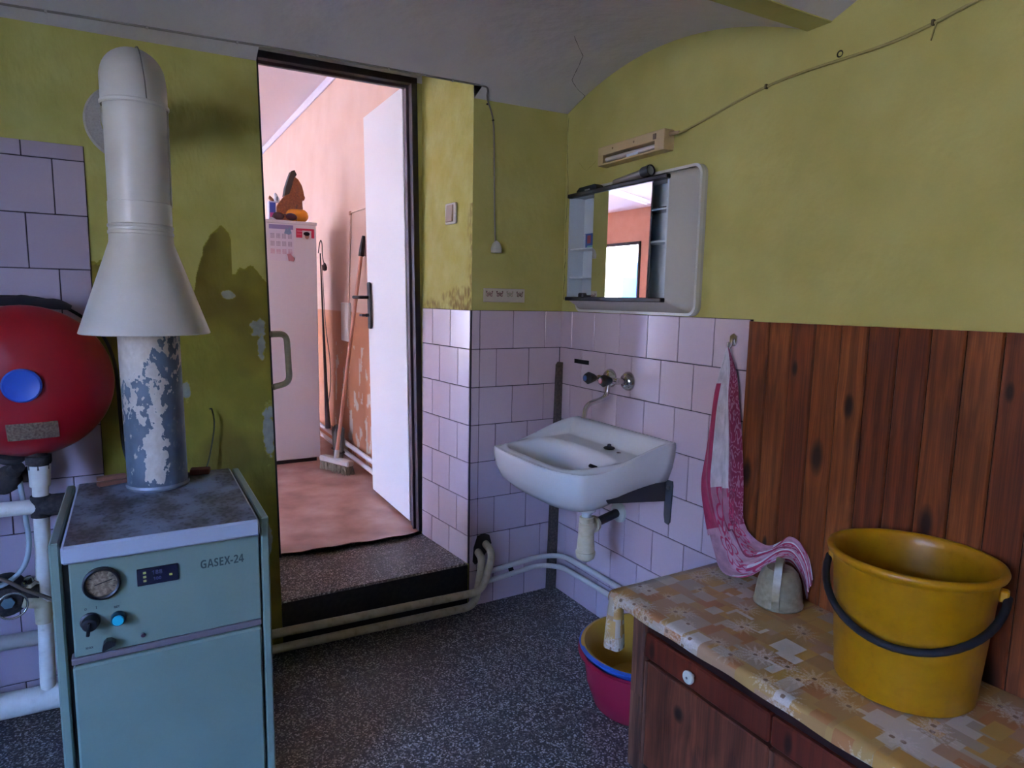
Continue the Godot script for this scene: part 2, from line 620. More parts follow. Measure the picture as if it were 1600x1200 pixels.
	ribbon(m, [V(-0.0008, 1.80, 0.09), V(-0.0008, 1.76, 0.14), V(-0.0008, 1.79, 0.2)], 0.0008, V(-1, 0, 0))
	obj("crack", m, mat(hexc("8a8040"), 1.0), wr)
	m = MB.new().lathe([Vector2(0.002, -0.001), Vector2(0.009, 0.001), Vector2(0.004, -0.006), Vector2(0, -0.006)], 12, along(V(0, 1.884, 1.195), V(-1, 0, 0)))
	obj("nail_hole", m, mat(hexc("2b2420"), 1.0), wr)
	# vault: segmental bays between beams
	var cl := frame("ceiling")
	for k in 4:
		m = MB.new()
		var z0 := 1.165 * k
		for st in ([[-3.5, -1.193, 0.0], [-1.193, CUT, 0.07], [CUT, 0.1, 0.0]] if k == 0 else [[-3.5, 0.1, 0.0]]):
			m.grid(6, 24, func(u: float, w: float) -> Vector3:
				var x := lerpf(st[0], st[1], u)
				var z := z0 + lerpf(st[2], 1.0949, w)
				return V(x, vault(x, z), z), false)
		obj("vault_bay", m, M.ceil, cl)
	m = MB.new()
	var vp := [V(-0.298, 0, 0.461), V(-0.24, 0, 0.40), V(-0.184, 0, 0.353), V(-0.15, 0, 0.27), V(-0.124, 0, 0.198), V(-0.06, 0, 0.15), V(-0.004, 0, 0.121), V(-0.003, 0, 0.081), V(-0.003, 0, 0.02)]
	for i in vp.size():
		vp[i].y = vault(vp[i].x, vp[i].z) - 0.002
	ribbon(m, vp, 0.0013, V(0, -1, 0), 0.002, 3)
	obj("crack", m, mat(hexc("4f4844"), 1.0), cl)
	for k in 3:
		var z0 := 1.165 * k + 1.095
		var mm := MB.new()
		var ra := 1.969 - 0.0595
		var rb := 1.969 + 0.0017
		mm.quad(V(-3.5, ra, z0), V(0.1, rb, z0), V(0.1, rb, z0 + 0.07), V(-3.5, ra, z0 + 0.07))
		mm.quad(V(-3.5, 2.3, z0), V(0.1, 2.3, z0), V(0.1, rb, z0), V(-3.5, ra, z0))
		mm.quad(V(-3.5, ra, z0 + 0.07), V(0.1, rb, z0 + 0.07), V(0.1, 2.3, z0 + 0.07), V(-3.5, 2.3, z0 + 0.07))
		struct("trim_%d" % (k + 1), mm, M.rib)
	struct("ceiling_slab", MB.new().bx(V(-3.5, 2.3, -0.4), V(0.2, 2.4, 4.4)), M.rawplaster)
	# left wall with the window that lights this room, outside the frame
	var z0 := 1.92
	var z1 := 2.95
	var y0 := 0.86
	var y1 := 1.87
	m = MB.new()
	m.bx(V(-3.5, 0, 0), V(-3.3, 2.4, z0))
	m.bx(V(-3.5, 0, z1), V(-3.3, 2.4, 4.4))
	m.bx(V(-3.5, 0, z0), V(-3.3, y0, z1))
	m.bx(V(-3.5, y1, z0), V(-3.3, 2.4, z1))
	struct("wall_left", m, M.plain_wall)
	window("window_1", -3.42, z0, z1, y0, y1)
	struct("wall_front", MB.new().bx(V(-3.5, 0, 4.2), V(0.2, 2.4, 4.4)), mat(hexc("c4beb2"), 0.9))

func window(called: String, x: float, z0: float, z1: float, y0: float, y1: float) -> void:
	var w := frame(called)
	var m := MB.new()
	var t := 0.05
	m.bx(V(x - 0.03, y0, z0), V(x + 0.03, y0 + t, z1), 0.004)
	m.bx(V(x - 0.03, y1 - t, z0), V(x + 0.03, y1, z1), 0.004)
	for z in [z0, (z0 + z1) / 2 - t / 2, z1 - t]:
		m.bx(V(x - 0.03, y0 + t, z), V(x + 0.03, y1 - t, z + t), 0.004)
	obj("window_frame", m, mat(hexc("d9d5ca"), 0.5), w)
	var gl := StandardMaterial3D.new()
	gl.transparency = BaseMaterial3D.TRANSPARENCY_ALPHA
	gl.albedo_color = Color(1, 1, 1, 0.05)
	gl.roughness = 0.02
	for k in 2:
		var a := lerpf(z0, z1, 0.5 * k) + t * 0.7
		var b := lerpf(z0, z1, 0.5 * k + 0.5) - t * 0.7
		obj("pane", MB.new().bx(V(x - 0.002, y0 + t, a), V(x + 0.002, y1 - t, b)), gl, w)

func build_hall_shell() -> void:
	var lino_n := ntex(noise(0.006, 61, 5), ramp([[0.0, hexc("93624f")], [0.4, hexc("ab7964")], [0.6, hexc("b38470")], [1.0, hexc("c29a8a")]]))
	M.lino = tri_mat(lino_n, 0.9, 0.38)
	struct("floor_hall", MB.new().bx(V(-5.8, -0.1, -8.2), V(-0.1, HF - 0.002, -0.46)), mat(hexc("6a5048"), 0.9))
	# linoleum with its curled front edge
	var m := MB.new()
	var edge := func(x: float) -> float:
		var u := (x + 1.072) / 0.595
		return -0.408 + 0.055 * sin(clampf(u, 0, 1) * PI) * (0.75 + 0.35 * sin(u * 9.0)) + 0.006 * sin(u * 23.0)
	m.grid(48, 30, func(u: float, w: float) -> Vector3:
		var x := lerpf(-1.09, -0.472, u)
		var z := lerpf(edge.call(x), -0.9, pow(w, 1.6))
		var d: float = edge.call(x) - z
		var lift := exp(-d / 0.05) * (0.006 + 0.014 * clampf(sin(u * 7.5 - 1.1), 0, 1)) + 0.004 * exp(-d / 0.16) * (1.0 + sin(u * 11.0))
		return V(x, HF + 0.004 + lift, z))
	m.grid(48, 1, func(u: float, w: float) -> Vector3:
		var x := lerpf(-1.09, -0.472, u)
		var z: float = edge.call(x)
		var lift := (0.006 + 0.014 * clampf(sin(u * 7.5 - 1.1), 0, 1)) + 0.004 * (1.0 + sin(u * 11.0))
		return V(x, HF + 0.004 + lift - 0.003 * (1.0 - w), z - 0.0005 * (1.0 - w)))
	m.bx(V(-5.6, HF, -8.0), V(HX, HF + 0.004, -0.9))
	m.bx(V(-5.6, HF, -0.9), V(-1.09, HF + 0.004, -0.5))
	m.bx(V(-0.472, HF, -0.9), V(HX, HF + 0.004, -0.5))
	one("linoleum", m, M.lino, "reddish brown linoleum with a curled front edge lying in the doorway", "linoleum", V(-0.8, HF, -0.9))
	# salmon wall on the right with an orange dado and bare patches low down
	var n1 := noise(0.02, 71, 5)
	var n2 := noise(0.006, 72, 3)
	var t := img_tex(512, 320, func(ix: int, iy: int) -> Color:
		var z := -8.0 + 7.5 * ix / 512.0
		var y := HC - (HC - HF) * iy / 320.0
		var a := n1.get_noise_2d(ix * 2.0, iy * 1.0)
		var c := hexc("dfbda8").lerp(hexc("d9b49d"), clampf(0.5 + a, 0, 1))
		if y < 1.16 + 0.002 * a:
			c = hexc("d2946e").lerp(hexc("c98860"), clampf(0.5 + a, 0, 1))
		var p := n1.get_noise_2d(ix * 6.0 + 90.0, iy * 1.4)
		if y < 0.95 and p > 0.02 + 0.55 * (y - 0.2) and z > -2.3:
			c = hexc("e6ddd0").lerp(hexc("d6c6b0"), clampf(0.5 + 2.0 * p, 0, 1))
		return c)
	var mw := uv_mat(t, 0.85)
	m = MB.new()
	m.quad(V(HX, HF, -0.5), V(HX, HF, -8.0), V(HX, HC, -8.0), V(HX, HC, -0.5), Vector2(1, 1), Vector2(0, 1), Vector2(0, 0), Vector2(1, 0))
	var wh := frame("wall_hall_right")
	obj("painted_face", m, mw, wh)
	obj("core", MB.new().bx(V(HX + 0.005, 0, -8.2), V(HX + 0.2, 2.9, -0.4)), M.rawplaster, wh)
	obj("cornice", MB.new().bx(V(HX - 0.012, HC - 0.06, -8.0), V(HX, HC, -0.5), 0.003), mat(hexc("d8d2dc"), 0.7), wh)
	var salmon := tri_mat(ntex(noise(0.01, 73, 4), ramp([[0.0, hexc("dda07e")], [1.0, hexc("e4aa8a")]])), 1.5, 0.85)
	var pink := tri_mat(ntex(noise(0.01, 74, 4), ramp([[0.0, hexc("e6cab9")], [1.0, hexc("ecd4c6")]])), 1.5, 0.85)
	# near wall (the other face of the door wall)
	m = MB.new()
	m.bx(V(-5.8, 0, -0.5), V(-1.15, 2.9, -0.4))
	m.bx(V(-0.43, 0, -0.5), V(-0.1, 2.9, -0.4))
	m.bx(V(-1.15, 2.19, -0.5), V(-0.43, 2.9, -0.4))
	struct("wall_hall_near", m, pink)
	struct("wall_hall_far", MB.new().bx(V(-5.8, 0, -8.2), V(-0.1, 2.9, -8.0)), pink)
	# left wall: a window opposite the fridge and an open outside door further back (seen in the mirror)
	m = MB.new()
	var wz0 := -4.7
	var wz1 := -3.6
	var vz0 := -1.9
	var vz1 := -0.75
	var dz0 := -7.0
	var dz1 := -5.72
	m.bx(V(-5.8, 0, wz1), V(-5.6, 2.9, vz0))
	m.bx(V(-5.8, 0, vz1), V(-5.6, 2.9, -0.4))
	m.bx(V(-5.8, 0, vz0), V(-5.6, 0.95, vz1))
	m.bx(V(-5.8, 2.45, vz0), V(-5.6, 2.9, vz1))
	m.bx(V(-5.8, 0, dz1), V(-5.6, 2.9, wz0))
	m.bx(V(-5.8, 0, -8.2), V(-5.6, 2.9, dz0))
	m.bx(V(-5.8, 0, wz0), V(-5.6, 0.95, wz1))
	m.bx(V(-5.8, 2.45, wz0), V(-5.6, 2.9, wz1))
	m.bx(V(-5.8, 2.2, dz0), V(-5.6, 2.9, dz1))
	m.bx(V(-5.8, 0, dz0), V(-5.6, HF, dz1))
	struct("wall_hall_left", m, salmon)
	window("window_2", -5.7, wz0, wz1, 0.95, 2.45)
	window("window_3", -5.7, vz0, vz1, 0.95, 2.45)
	var d2 := frame("door_2")
	m = MB.new()
	m.bx(V(-5.62, HF, dz1 - 0.05), V(-5.58, 2.2, dz1))
	m.bx(V(-5.62, HF, dz0), V(-5.58, 2.2, dz0 + 0.05))
	m.bx(V(-5.62, 2.15, dz0 + 0.05), V(-5.58, 2.2, dz1 - 0.05))
	obj("door_frame", m, M.frame, d2)
	struct("ceiling_hall", MB.new().bx(V(-5.8, HC, -8.2), V(-0.1, HC + 0.19, -0.4)), mat(hexc("e6dad8"), 0.9))

func build_outside() -> void:
	struct("ground_outside", MB.new().bx(V(-40, -0.3, -30), V(-5.8, -0.02, 30)), mat(hexc("7f7d70"), 0.95))
	struct("ground_yard", MB.new().bx(V(-5.8, -0.3, -0.38), V(-3.5, -0.02, 30)), mat(hexc("7f7d70"), 0.95))
	var h := thing("neighbour_house", "pale rendered house across the yard seen through the window", "house", V(-10, 0, 4))
	var m := MB.new()
	m.bx(V(-12, -0.02, -2.2), V(-9, 3.2, 11))
	obj("wall", m, mat(hexc("a8a095"), 0.9), h)
	m = MB.new()
	m.prism(PackedVector2Array([Vector2(-12.3, 3.2), Vector2(-8.7, 3.2), Vector2(-10.5, 3.45)]), -2.4, 11.2)
	obj("roof", m, mat(hexc("6d4a3e"), 0.9), h)
	var s := thing("white_shed", "white rendered shed wall outside the far hall door", "shed", V(-9.5, 0, -9))
	obj("wall", MB.new().bx(V(-10.0, -0.02, -14), V(-9.4, 3.2, -2.6)), mat(hexc("e6e4de"), 0.9), s)
	obj("coping", MB.new().bx(V(-10.05, 3.2, -14.05), V(-9.35, 3.26, -2.55)), mat(hexc("9a948c"), 0.9), s)
	var b := thing("blue_gate", "bright blue gate leaf standing in the yard, seen in the mirror", "gate", V(-6.7, 0, -7.2))
	obj("leaf", MB.new().bx(V(-6.73, 0.05, -7.45), V(-6.69, 1.97, -6.97), 0.006), mat(hexc("0c4f86"), 0.4), b)
	obj("post", MB.new().bx(V(-6.75, -0.02, -7.56), V(-6.67, 2.05, -7.48), 0.006), mat(hexc("6d6a68"), 0.5), b)

# ---------------------------------------------------------------- tiles
var tile_mesh := {}

func tile(parent: Node3D, centre: Vector3, w: float, h: float, turn: float, old := false) -> void:
	if w < 0.008 or h < 0.01:
		return
	var key := "%.3f %.3f" % [w, h]
	if not tile_mesh.has(key):
		tile_mesh[key] = MB.new().box(V(0, 0, 0), V(w - GAP, h - GAP, 0.007), 0.0012).done()
	var o := MeshInstance3D.new()
	o.name = "tile"
	o.mesh = tile_mesh[key]
	o.position = centre
	o.rotation = V(rng.randf_range(-1, 1) * 0.0015, turn + rng.randf_range(-1, 1) * 0.002, rng.randf_range(-1, 1) * 0.002)
	var set: Array = M.tileold if old else M.tile
	o.material_override = set[rng.randi() % set.size()]
	parent.add_child(o, true)

func spans(joints: Array) -> Array:
	var o := []
	for i in joints.size() - 1:
		o.append([joints[i], joints[i + 1]])
	return o

func build_tiles() -> void:
	var wb: Node3D = get_node("wall_back")
	var wr: Node3D = get_node("wall_right")
	obj("grout", MB.new().bx(V(-0.0035, 0, 0), V(0.01, TOP, 0.985)), M.grout, wr)
	obj("grout", MB.new().bx(V(RX, 0, -0.01), V(0, TOP, 0.0035)), M.grout, wb)
	var m := MB.new()
	var b := rot(Vector3.UP, -5.0)
	# reveal grout slab
	var sd := V(-sin(deg_to_rad(5.0)), 0, -cos(deg_to_rad(5.0)))
	var nr := V(-cos(deg_to_rad(5.0)), 0, sin(deg_to_rad(5.0)))
	var p0 := V(RX, 0, 0)
	m.box(p0 + sd * 0.2 + V(0, (STEP + TOP) / 2, 0) + nr * -0.0015, V(0.01, TOP - STEP, 0.4), 0.0, Basis(nr, Vector3.UP, nr.cross(Vector3.UP)))
	obj("grout", m, M.grout, wb)
	for r in 8:
		var yt := TOP - P * r
		var yb := TOP - P * (r + 1)
		var odd := r % 2 == 0
		# right wall
		var j := [0.0]
		var s := 0.0843 if odd else 0.1589
		while s < 0.97:
			j.append(s); s += P
		j.append(0.978)
		for e in spans(j):
			tile(wr, V(-0.0035, (yt + yb) / 2, (e[0] + e[1]) / 2), e[1] - e[0], yt - yb, -PI / 2)
		# back wall between corner and recess
		var k := [RX, -0.3907, -0.2387, -0.0867, -0.003] if odd else [RX, -0.3907, -0.3147, -0.1627, -0.0107]
		for e in spans(k):
			tile(wb, V((e[0] + e[1]) / 2, (yt + yb) / 2, 0.0035), e[1] - e[0], yt - yb, 0)
		# recess
		if yt > STEP + 0.02:
			var y2 := maxf(yb, STEP)
			var q := [0.0, 0.152, 0.304, 0.398] if odd else [0.0, 0.09, 0.242, 0.398]
			for e in spans(q):
				tile(wb, p0 + sd * ((e[0] + e[1]) / 2) + nr * 0.0035 + V(0, (yt + y2) / 2, 0), e[1] - e[0], yt - y2, -PI / 2 - deg_to_rad(-5.0) + PI * 0.0)
	# tiled strip left of the boiler
	obj("grout", MB.new().bx(V(-2.2, 0, -0.01), V(-1.664, 1.664, 0.0035)), M.grout, wb)
	var yy := 1.622
	var rows := [[1.666, 1.622]]
	while yy > 0.02:
		rows.append([yy, maxf(yy - P, 0.0)])
		yy -= P
	for i in rows.size():
		var e0 := -1.664
		var j := [e0]
		var x := -1.741 if i % 2 == 1 else -1.81
		while x > -2.15:
			j.append(x); x -= P
		for q in spans(j):
			tile(wb, V((q[0] + q[1]) / 2, (rows[i][0] + rows[i][1]) / 2, 0.0035), absf(q[1] - q[0]), rows[i][0] - rows[i][1], 0, true)

# ---------------------------------------------------------------- wood
func wood_tex(w: int, h: int, sd: int, dark: Color, light: Color, knots: Array, streak := 1.0) -> ImageTexture:
	var n1 := noise(0.02, sd, 4)
	var n2 := noise(0.09, sd + 1, 3)
	var n3 := noise(0.004, sd + 2, 2)
	return img_tex(w, h, func(ix: int, iy: int) -> Color:
		var dx := 0.0
		var kd := 0.0
		for k in knots:
			var d: float = Vector2((ix - k[0]) / 1.0, (iy - k[1]) / 1.9).length() / k[2]
			dx += (ix - k[0]) * -0.55 * exp(-d * d * 0.25)
			kd = maxf(kd, clampf(1.6 - d * 1.3, 0.0, 1.0))
		var X := ix + dx
		var a := n1.get_noise_2d(X * 2.2, iy * 0.10 + 30.0 * n3.get_noise_2d(ix, iy))
		var b := n2.get_noise_2d(X * 3.0, iy * 0.06)
		var t := clampf(0.5 + 0.75 * a * streak + 0.4 * b * streak + 0.25 * n3.get_noise_2d(ix * 1.0, iy * 0.5), 0.0, 1.0)
		return dark.lerp(light, t).lerp(hexc("1d0d08"), kd * 0.85))

func build_panelling() -> void:
	var t := thing("wood_panelling", "dark varnished pine board panelling on the right wall above the sideboard", "panelling", V(0, 0, 0.98))
	var kn := [[[30, 330, 16], [60, 700, 9]], [[20, 500, 7], [44, 820, 6]], [[38, 150, 12], [30, 620, 10], [52, 420, 5]], [[34, 260, 18]], [[20, 90, 8], [40, 560, 24], [14, 800, 8]], [[36, 470, 7], [28, 730, 10]]]
	var vs := []
	for i in 6:
		var c0: Color = [hexc("5c2d15"), hexc("532714"), hexc("633217")][i % 3]
		var c1: Color = [hexc("935026"), hexc("884522"), hexc("9c582a")][i % 3]
		vs.append(with_norm(uv_mat(wood_tex(72, 900, 100 + 7 * i, c0, c1, kn[i]), 0.42), nnorm(noise(0.02, 8, 3), 1.0, 128), 0.15))
	var z := 0.982
	var i := 0
	while z < 2.6:
		var w := 0.0722
		var m := MB.new()
		var y1 := 1.207 + 0.004 * (z - 0.98)
		# tongue and groove board with chamfered edges; texture runs along the board
		var c := 0.004
		var xo := -0.018
		var pts := [[z + 0.001, xo + 0.008], [z + 0.001, xo + c], [z + c, xo], [z + w - c, xo], [z + w - 0.001, xo + c], [z + w - 0.001, xo + 0.008]]
		for k in pts.size() - 1:
			var a: Array = pts[k]
			var b: Array = pts[k + 1]
			var ua: float = (a[0] - z) / w
			var ub: float = (b[0] - z) / w
			m.quad(V(b[1], 0.0, b[0]), V(a[1], 0.0, a[0]), V(a[1], y1, a[0]), V(b[1], y1, b[0]), Vector2(ub, 1), Vector2(ua, 1), Vector2(ua, 0), Vector2(ub, 0))
		m.quad(V(pts[1][1], y1, pts[1][0]), V(-0.001, y1, pts[1][0]), V(-0.001, y1, pts[4][0]), V(pts[4][1], y1, pts[4][0]))
		if i == 0:
			m.quad(V(-0.001, 0, z + 0.001), V(xo + c, 0, z + 0.001), V(xo + c, y1, z + 0.001), V(-0.001, y1, z + 0.001))
		obj("board", m, vs[(i * 5 + (i / 6)) % 6], t)
		z += w
		i += 1
	obj("backing", MB.new().bx(V(-0.012, 0, 0.984), V(-0.0005, 1.2, 2.6)), mat(hexc("1e100a"), 0.9), t)

func build_door() -> void:
	one("door_step", MB.new().bx(V(-1.16, 0, -0.46), V(RX - 0.002, STEP, -0.002), 0.006), M.terrazzo_step, "dark terrazzo step below the doorway with a worn front edge", "step", V(-0.8, 0, -0.23))
	var ds: Node3D = get_node("door_step")
	obj("riser", MB.new().bx(V(-1.158, 0.0, -0.004), V(RX - 0.004, STEP - 0.006, 0.0008)), tri_mat(ntex(noise(0.03, 23, 4), ramp([[0.0, hexc("1d1918")], [1.0, hexc("38302d")]])), 0.4, 0.7), ds)
	var d := frame("door_1")
	var lean := Transform3D(rot(Vector3.BACK, 1.0), Vector3.ZERO)
	var piv := V(-0.8, HF, 0)
	var xf := Transform3D(lean.basis, piv - lean.basis * piv)
	var L := -1.115
	var R := -0.452
	var T := 2.163
	var m := MB.new(); m.xf = xf
	m.bx(V(L, HF, FZ - 0.005), V(L + 0.032, T, FZ), 0.002)
	m.bx(V(R - 0.025, HF, FZ - 0.005), V(R, T, FZ), 0.002)
	m.bx(V(L, T - 0.026, FZ - 0.006), V(R, T, FZ + 0.0005), 0.002)
	obj("black_band", m, M.frame, d)
	m = MB.new(); m.xf = xf
	m.bx(V(L, HF, FZ - 0.1), V(L + 0.024, T, FZ - 0.005), 0.002)
	m.bx(V(R - 0.024, HF, FZ - 0.1), V(R, T, FZ - 0.005), 0.002)
	m.bx(V(L + 0.02, T - 0.024, FZ - 0.1), V(R - 0.02, T, FZ - 0.005), 0.002)
	m.bx(V(R - 0.036, HF, FZ - 0.055), V(R - 0.02, T, FZ - 0.04), 0.002)
	m.bx(V(L + 0.02, T - 0.036, FZ - 0.055), V(R - 0.02, T - 0.02, FZ - 0.04), 0.002)
	obj("jamb", m, M.jamb, d)
	# leaf, open into the hall at a right angle
	m = MB.new(); m.xf = xf
	var lz0 := -0.525
	var lz1 := -1.105
	m.box(V(-0.452, (HF + 0.014 + 2.155) / 2, (lz0 + lz1) / 2), V(0.038, 2.155 - HF - 0.014, absf(lz1 - lz0)), 0.003, rot(Vector3.UP, -1.0))
	var leaf := obj("leaf", m, M.leaf, d)
	m = MB.new(); m.xf = xf
	m.bx(V(-0.484, 1.085, -1.062), V(-0.474, 1.325, -1.022), 0.004)
	obj("handle_plate", m, M.black, leaf)
	m = MB.new(); m.xf = xf
	m.tube(fillet([V(-0.476, 1.248, -1.042), V(-0.525, 1.248, -1.042), V(-0.528, 1.248, -1.15)], 0.014), 0.009, 10)
	obj("door_handle", m, M.black, leaf)
	m = MB.new(); m.xf = xf
	m.tube([V(-0.476, 1.155, -1.042), V(-0.50, 1.155, -1.042)], 0.009, 10)
	m.box(V(-0.512, 1.155, -1.06), V(0.018, 0.012, 0.05), 0.002)
	obj("key", m, M.black, leaf)
	# grab handle on the left side of the recess
	m = MB.new()
	m.tube(fillet([V(-1.165, 1.125, -0.03), V(-1.112, 1.125, -0.045), V(-1.105, 0.955, -0.045), V(-1.162, 0.945, -0.03)], 0.035), 0.0105, 12)
	var gh := one("grab_handle", m, tri_mat(ntex(noise(0.02, 81, 3), ramp([[0.0, hexc("8d8468")], [1.0, hexc("a89e80")]])), 0.3, 0.4), "beige plastic grab handle on the left edge of the doorway", "handle", V(-1.165, 1.03, -0.03))

# ---------------------------------------------------------------- sideboard
func build_sideboard() -> void:
	var w1 := uv_mat(wood_tex(256, 512, 200, hexc("4a2416"), hexc("8a4a30"), [[90, 200, 9], [170, 330, 7]], 0.9), 0.45, Vector2(2.2, 1.6), Vector2(0.5, 0.5))
	var w2 := uv_mat(wood_tex(512, 96, 210, hexc("4a1c12"), hexc("7d3620"), [[120, 50, 8]], 0.6), 0.38, Vector2(1.6, 6.0), Vector2(0.5, 0.5))
	var wd := mat(hexc("2a110d"), 0.5)
	var wst := uv_mat(wood_tex(96, 512, 220, hexc("4a2c20"), hexc("84563f"), [], 1.1), 0.5, Vector2(8, 1.6))
	var t := thing("sideboard", "low reddish brown wooden sideboard with drawers under an oilcloth", "sideboard", V(-0.24, 0, 1.6))
	var z0 := 1.03
	var z1 := 2.3
	obj("carcass", MB.new().bx(V(-0.425, 0.0, z0 + 0.004), V(-0.022, 0.44, z1)), wd, t)
	obj("top", MB.new().bx(V(-0.452, 0.435, 0.955), V(-0.021, 0.456, z1 + 0.02), 0.003), wst, t)
	obj("stile", MB.new().bx(V(-0.45, 0.0, z0), V(-0.42, 0.434, z0 + 0.045), 0.003), wst, t)
	obj("rail", MB.new().bx(V(-0.438, 0.402, z0 + 0.045), V(-0.42, 0.434, z1), 0.002), wd, t)
	var ds := [[z0 + 0.047, 1.463], [1.468, 1.885], [1.89, z1]]
	for i in 3:
		var a: float = ds[i][0]
		var b: float = ds[i][1]
		var m := MB.new()
		m.bx(V(-0.447, 0.333, a), V(-0.42, 0.400, b), 0.004)
		var dr := obj("drawer", m, w2, t)
		m = MB.new()
		var kz := (a + b) / 2 if i else 1.248
		m.lathe([Vector2(0.004, 0), Vector2(0.006, 0.006), Vector2(0.015, 0.012), Vector2(0.0165, 0.018), Vector2(0.0145, 0.021), Vector2(0, 0.0225)], 24, along(V(-0.447, 0.372, kz), V(-1, 0, 0)))
		var kn := obj("knob", m, mat(hexc("d9d5be"), 0.35), dr)
		m = MB.new().lathe([Vector2(0.003, 0.0215), Vector2(0.003, 0.0232), Vector2(0, 0.0235)], 12, along(V(-0.447, 0.372, kz), V(-1, 0, 0)))
		obj("knob_screw", m, M.steel, kn)
		# door below with a vertical board face
		m = MB.new()
		m.bx(V(-0.443, 0.03, a), V(-0.42, 0.322, b), 0.003)
		var dd := obj("cupboard_door", m, w1, t)
		m = MB.new()
		m.bx(V(-0.4455, 0.03, a), V(-0.4425, 0.322, a + 0.012), 0.001)
		obj("beading", m, wst, dd)
	obj("plinth", MB.new().bx(V(-0.428, 0.0, z0 + 0.045), V(-0.42, 0.028, z1)), wd, t)
	build_oilcloth()

func oilcloth_tex() -> ImageTexture:
	var W := 1024
	var H := 512
	var im := Image.create(W, H, false, Image.FORMAT_RGB8)
	var cols := [hexc("b08a66"), hexc("b98845"), hexc("b9a58c"), hexc("ad834f"), hexc("c2944a"), hexc("ad987c"), hexc("b07645"), hexc("c8b9a4"), hexc("b68e52")]
	im.fill(hexc("bfa78c"))
	var r := RandomNumberGenerator.new()
	r.seed = 91
	# overlapping printed squares
	var c := 40
	for gy in range(0, H, c):
		for gx in range(0, W, c):
			var col: Color = cols[r.randi() % cols.size()]
			im.fill_rect(Rect2i(gx, gy, c, c), col)
	for k in 260:
		var col: Color = cols[r.randi() % cols.size()]
		im.fill_rect(Rect2i(r.randi() % W, r.randi() % H, r.randi_range(24, 64), r.randi_range(20, 46)), col)
	# daisies
	for k in 210:
		var p := Vector2(r.randf() * W, r.randf() * H)
		var R := r.randf_range(18, 38)
		var ph := r.randf() * TAU
		var pet := [hexc("e6ddd2"), hexc("dccfc2"), hexc("d9c9b2")][k % 3] as Color
		for q in 12:
			var a := ph + TAU * q / 12.0
			for s in int(R):
				var w := 2.6 * sin(PI * clampf((s + 2.0) / R, 0, 1))
				for o in range(-int(w), int(w) + 1):
					var x := int(p.x + cos(a) * s - sin(a) * o)
					var y := int(p.y + sin(a) * s * 0.9 + cos(a) * o)
					if x >= 0 and y >= 0 and x < W and y < H and (s + q * 3) % 5 != 0:
						im.set_pixel(x, y, im.get_pixel(x, y).lerp(pet, 0.45))
		for dy in range(-4, 5):
			for dx in range(-5, 6):
				if dx * dx + dy * dy < 16:
					var x := int(p.x) + dx
					var y := int(p.y) + dy
					if x >= 0 and y >= 0 and x < W and y < H:
						im.set_pixel(x, y, hexc("8a6a4e"))
	return ImageTexture.create_from_image(im)

func build_oilcloth() -> void:
	var tex := oilcloth_tex()
	var mt := with_norm(uv_mat(tex, 0.3), nnorm(noise(0.02, 9, 3), 2.0, 256), 0.12)
	var y := 0.462
	# the cross-section runs from the wall over the top and down the front lip
	var sec := [Vector2(-0.022, y), Vector2(-0.12, y), Vector2(-0.24, y), Vector2(-0.36, y), Vector2(-0.44, y), Vector2(-0.452, y - 0.001), Vector2(-0.459, y - 0.006), Vector2(-0.4615, y - 0.014), Vector2(-0.462, y - 0.028)]
	var len := [0.0]
	for i in range(1, sec.size()):
		len.append(len[-1] + sec[i].distance_to(sec[i - 1]))
	var za := 0.938
	var zb := 2.34
	var nz := 60
	var m := MB.new()
	m.g = 1
	var pt := func(i: int, k: int) -> Vector3:
		var z := lerpf(za, zb, float(k) / nz)
		var p: Vector2 = sec[i]
		var wave := 0.0008 * sin(z * 37.0 + i) + 0.0007 * sin(z * 13.0 - i * 2.0)
		var taper := 0.008 * clampf((z - za) / 0.9, 0.0, 1.0) if i > 3 else 0.0
		return V(p.x + taper + (wave if i > 5 else 0.0), p.y + (wave if i < 5 else wave * 1.2 if i == 8 else 0.0), z)
	for i in sec.size() - 1:
		for k in nz:
			var f := func(a: int, b: int) -> Vector2: return Vector2((lerpf(za, zb, float(b) / nz) - za) / 1.4, len[a] / 0.7)
			m.quad(pt.call(i, k), pt.call(i + 1, k), pt.call(i + 1, k + 1), pt.call(i, k + 1), f.call(i, k), f.call(i + 1, k), f.call(i + 1, k + 1), f.call(i, k + 1))
	# left end: a short turned-down hem
	for i in 8:
		var a: Vector3 = pt.call(i, 0)
		var b: Vector3 = pt.call(i + 1, 0)
		m.quad(b, a, a - V(0, 0.004, -0.001), b - V(0, 0.004, -0.001), Vector2(0, 0), Vector2(0, 0.1), Vector2(0.01, 0.1), Vector2(0.01, 0))
	var o := Node3D.new()
	o.name = "oilcloth"
	o.position = V(-0.24, y, 1.6)
	add_child(o)
	meta(o, "glossy oilcloth printed with orange and cream squares and daisies, covering the sideboard", "oilcloth")
	obj("cloth", m, mt, o)
	# corner flap hanging in a fold at the left front corner
	m = MB.new()
	m.grid(16, 14, func(u: float, w: float) -> Vector3:
		var a := lerpf(-1.9, 1.9, u)
		var e := pow(w, 0.45)
		var c := V(-0.450, lerpf(y + 0.001, 0.302, w), 0.957)
		return c + V(-0.64, 0, 0.77) * (cos(a) * lerpf(0.010, 0.017, e) + 0.003 * sin(a * 4.0) * w) + V(0.77, 0, 0.64) * (sin(a) * lerpf(0.012, 0.029, e)) + V(0, -0.004 * cos(a * 1.5) * w, 0))
	obj("corner_flap", m, uv_mat(tex, 0.3, Vector2(0.13, 0.26), Vector2(0.02, 0.1)), o)

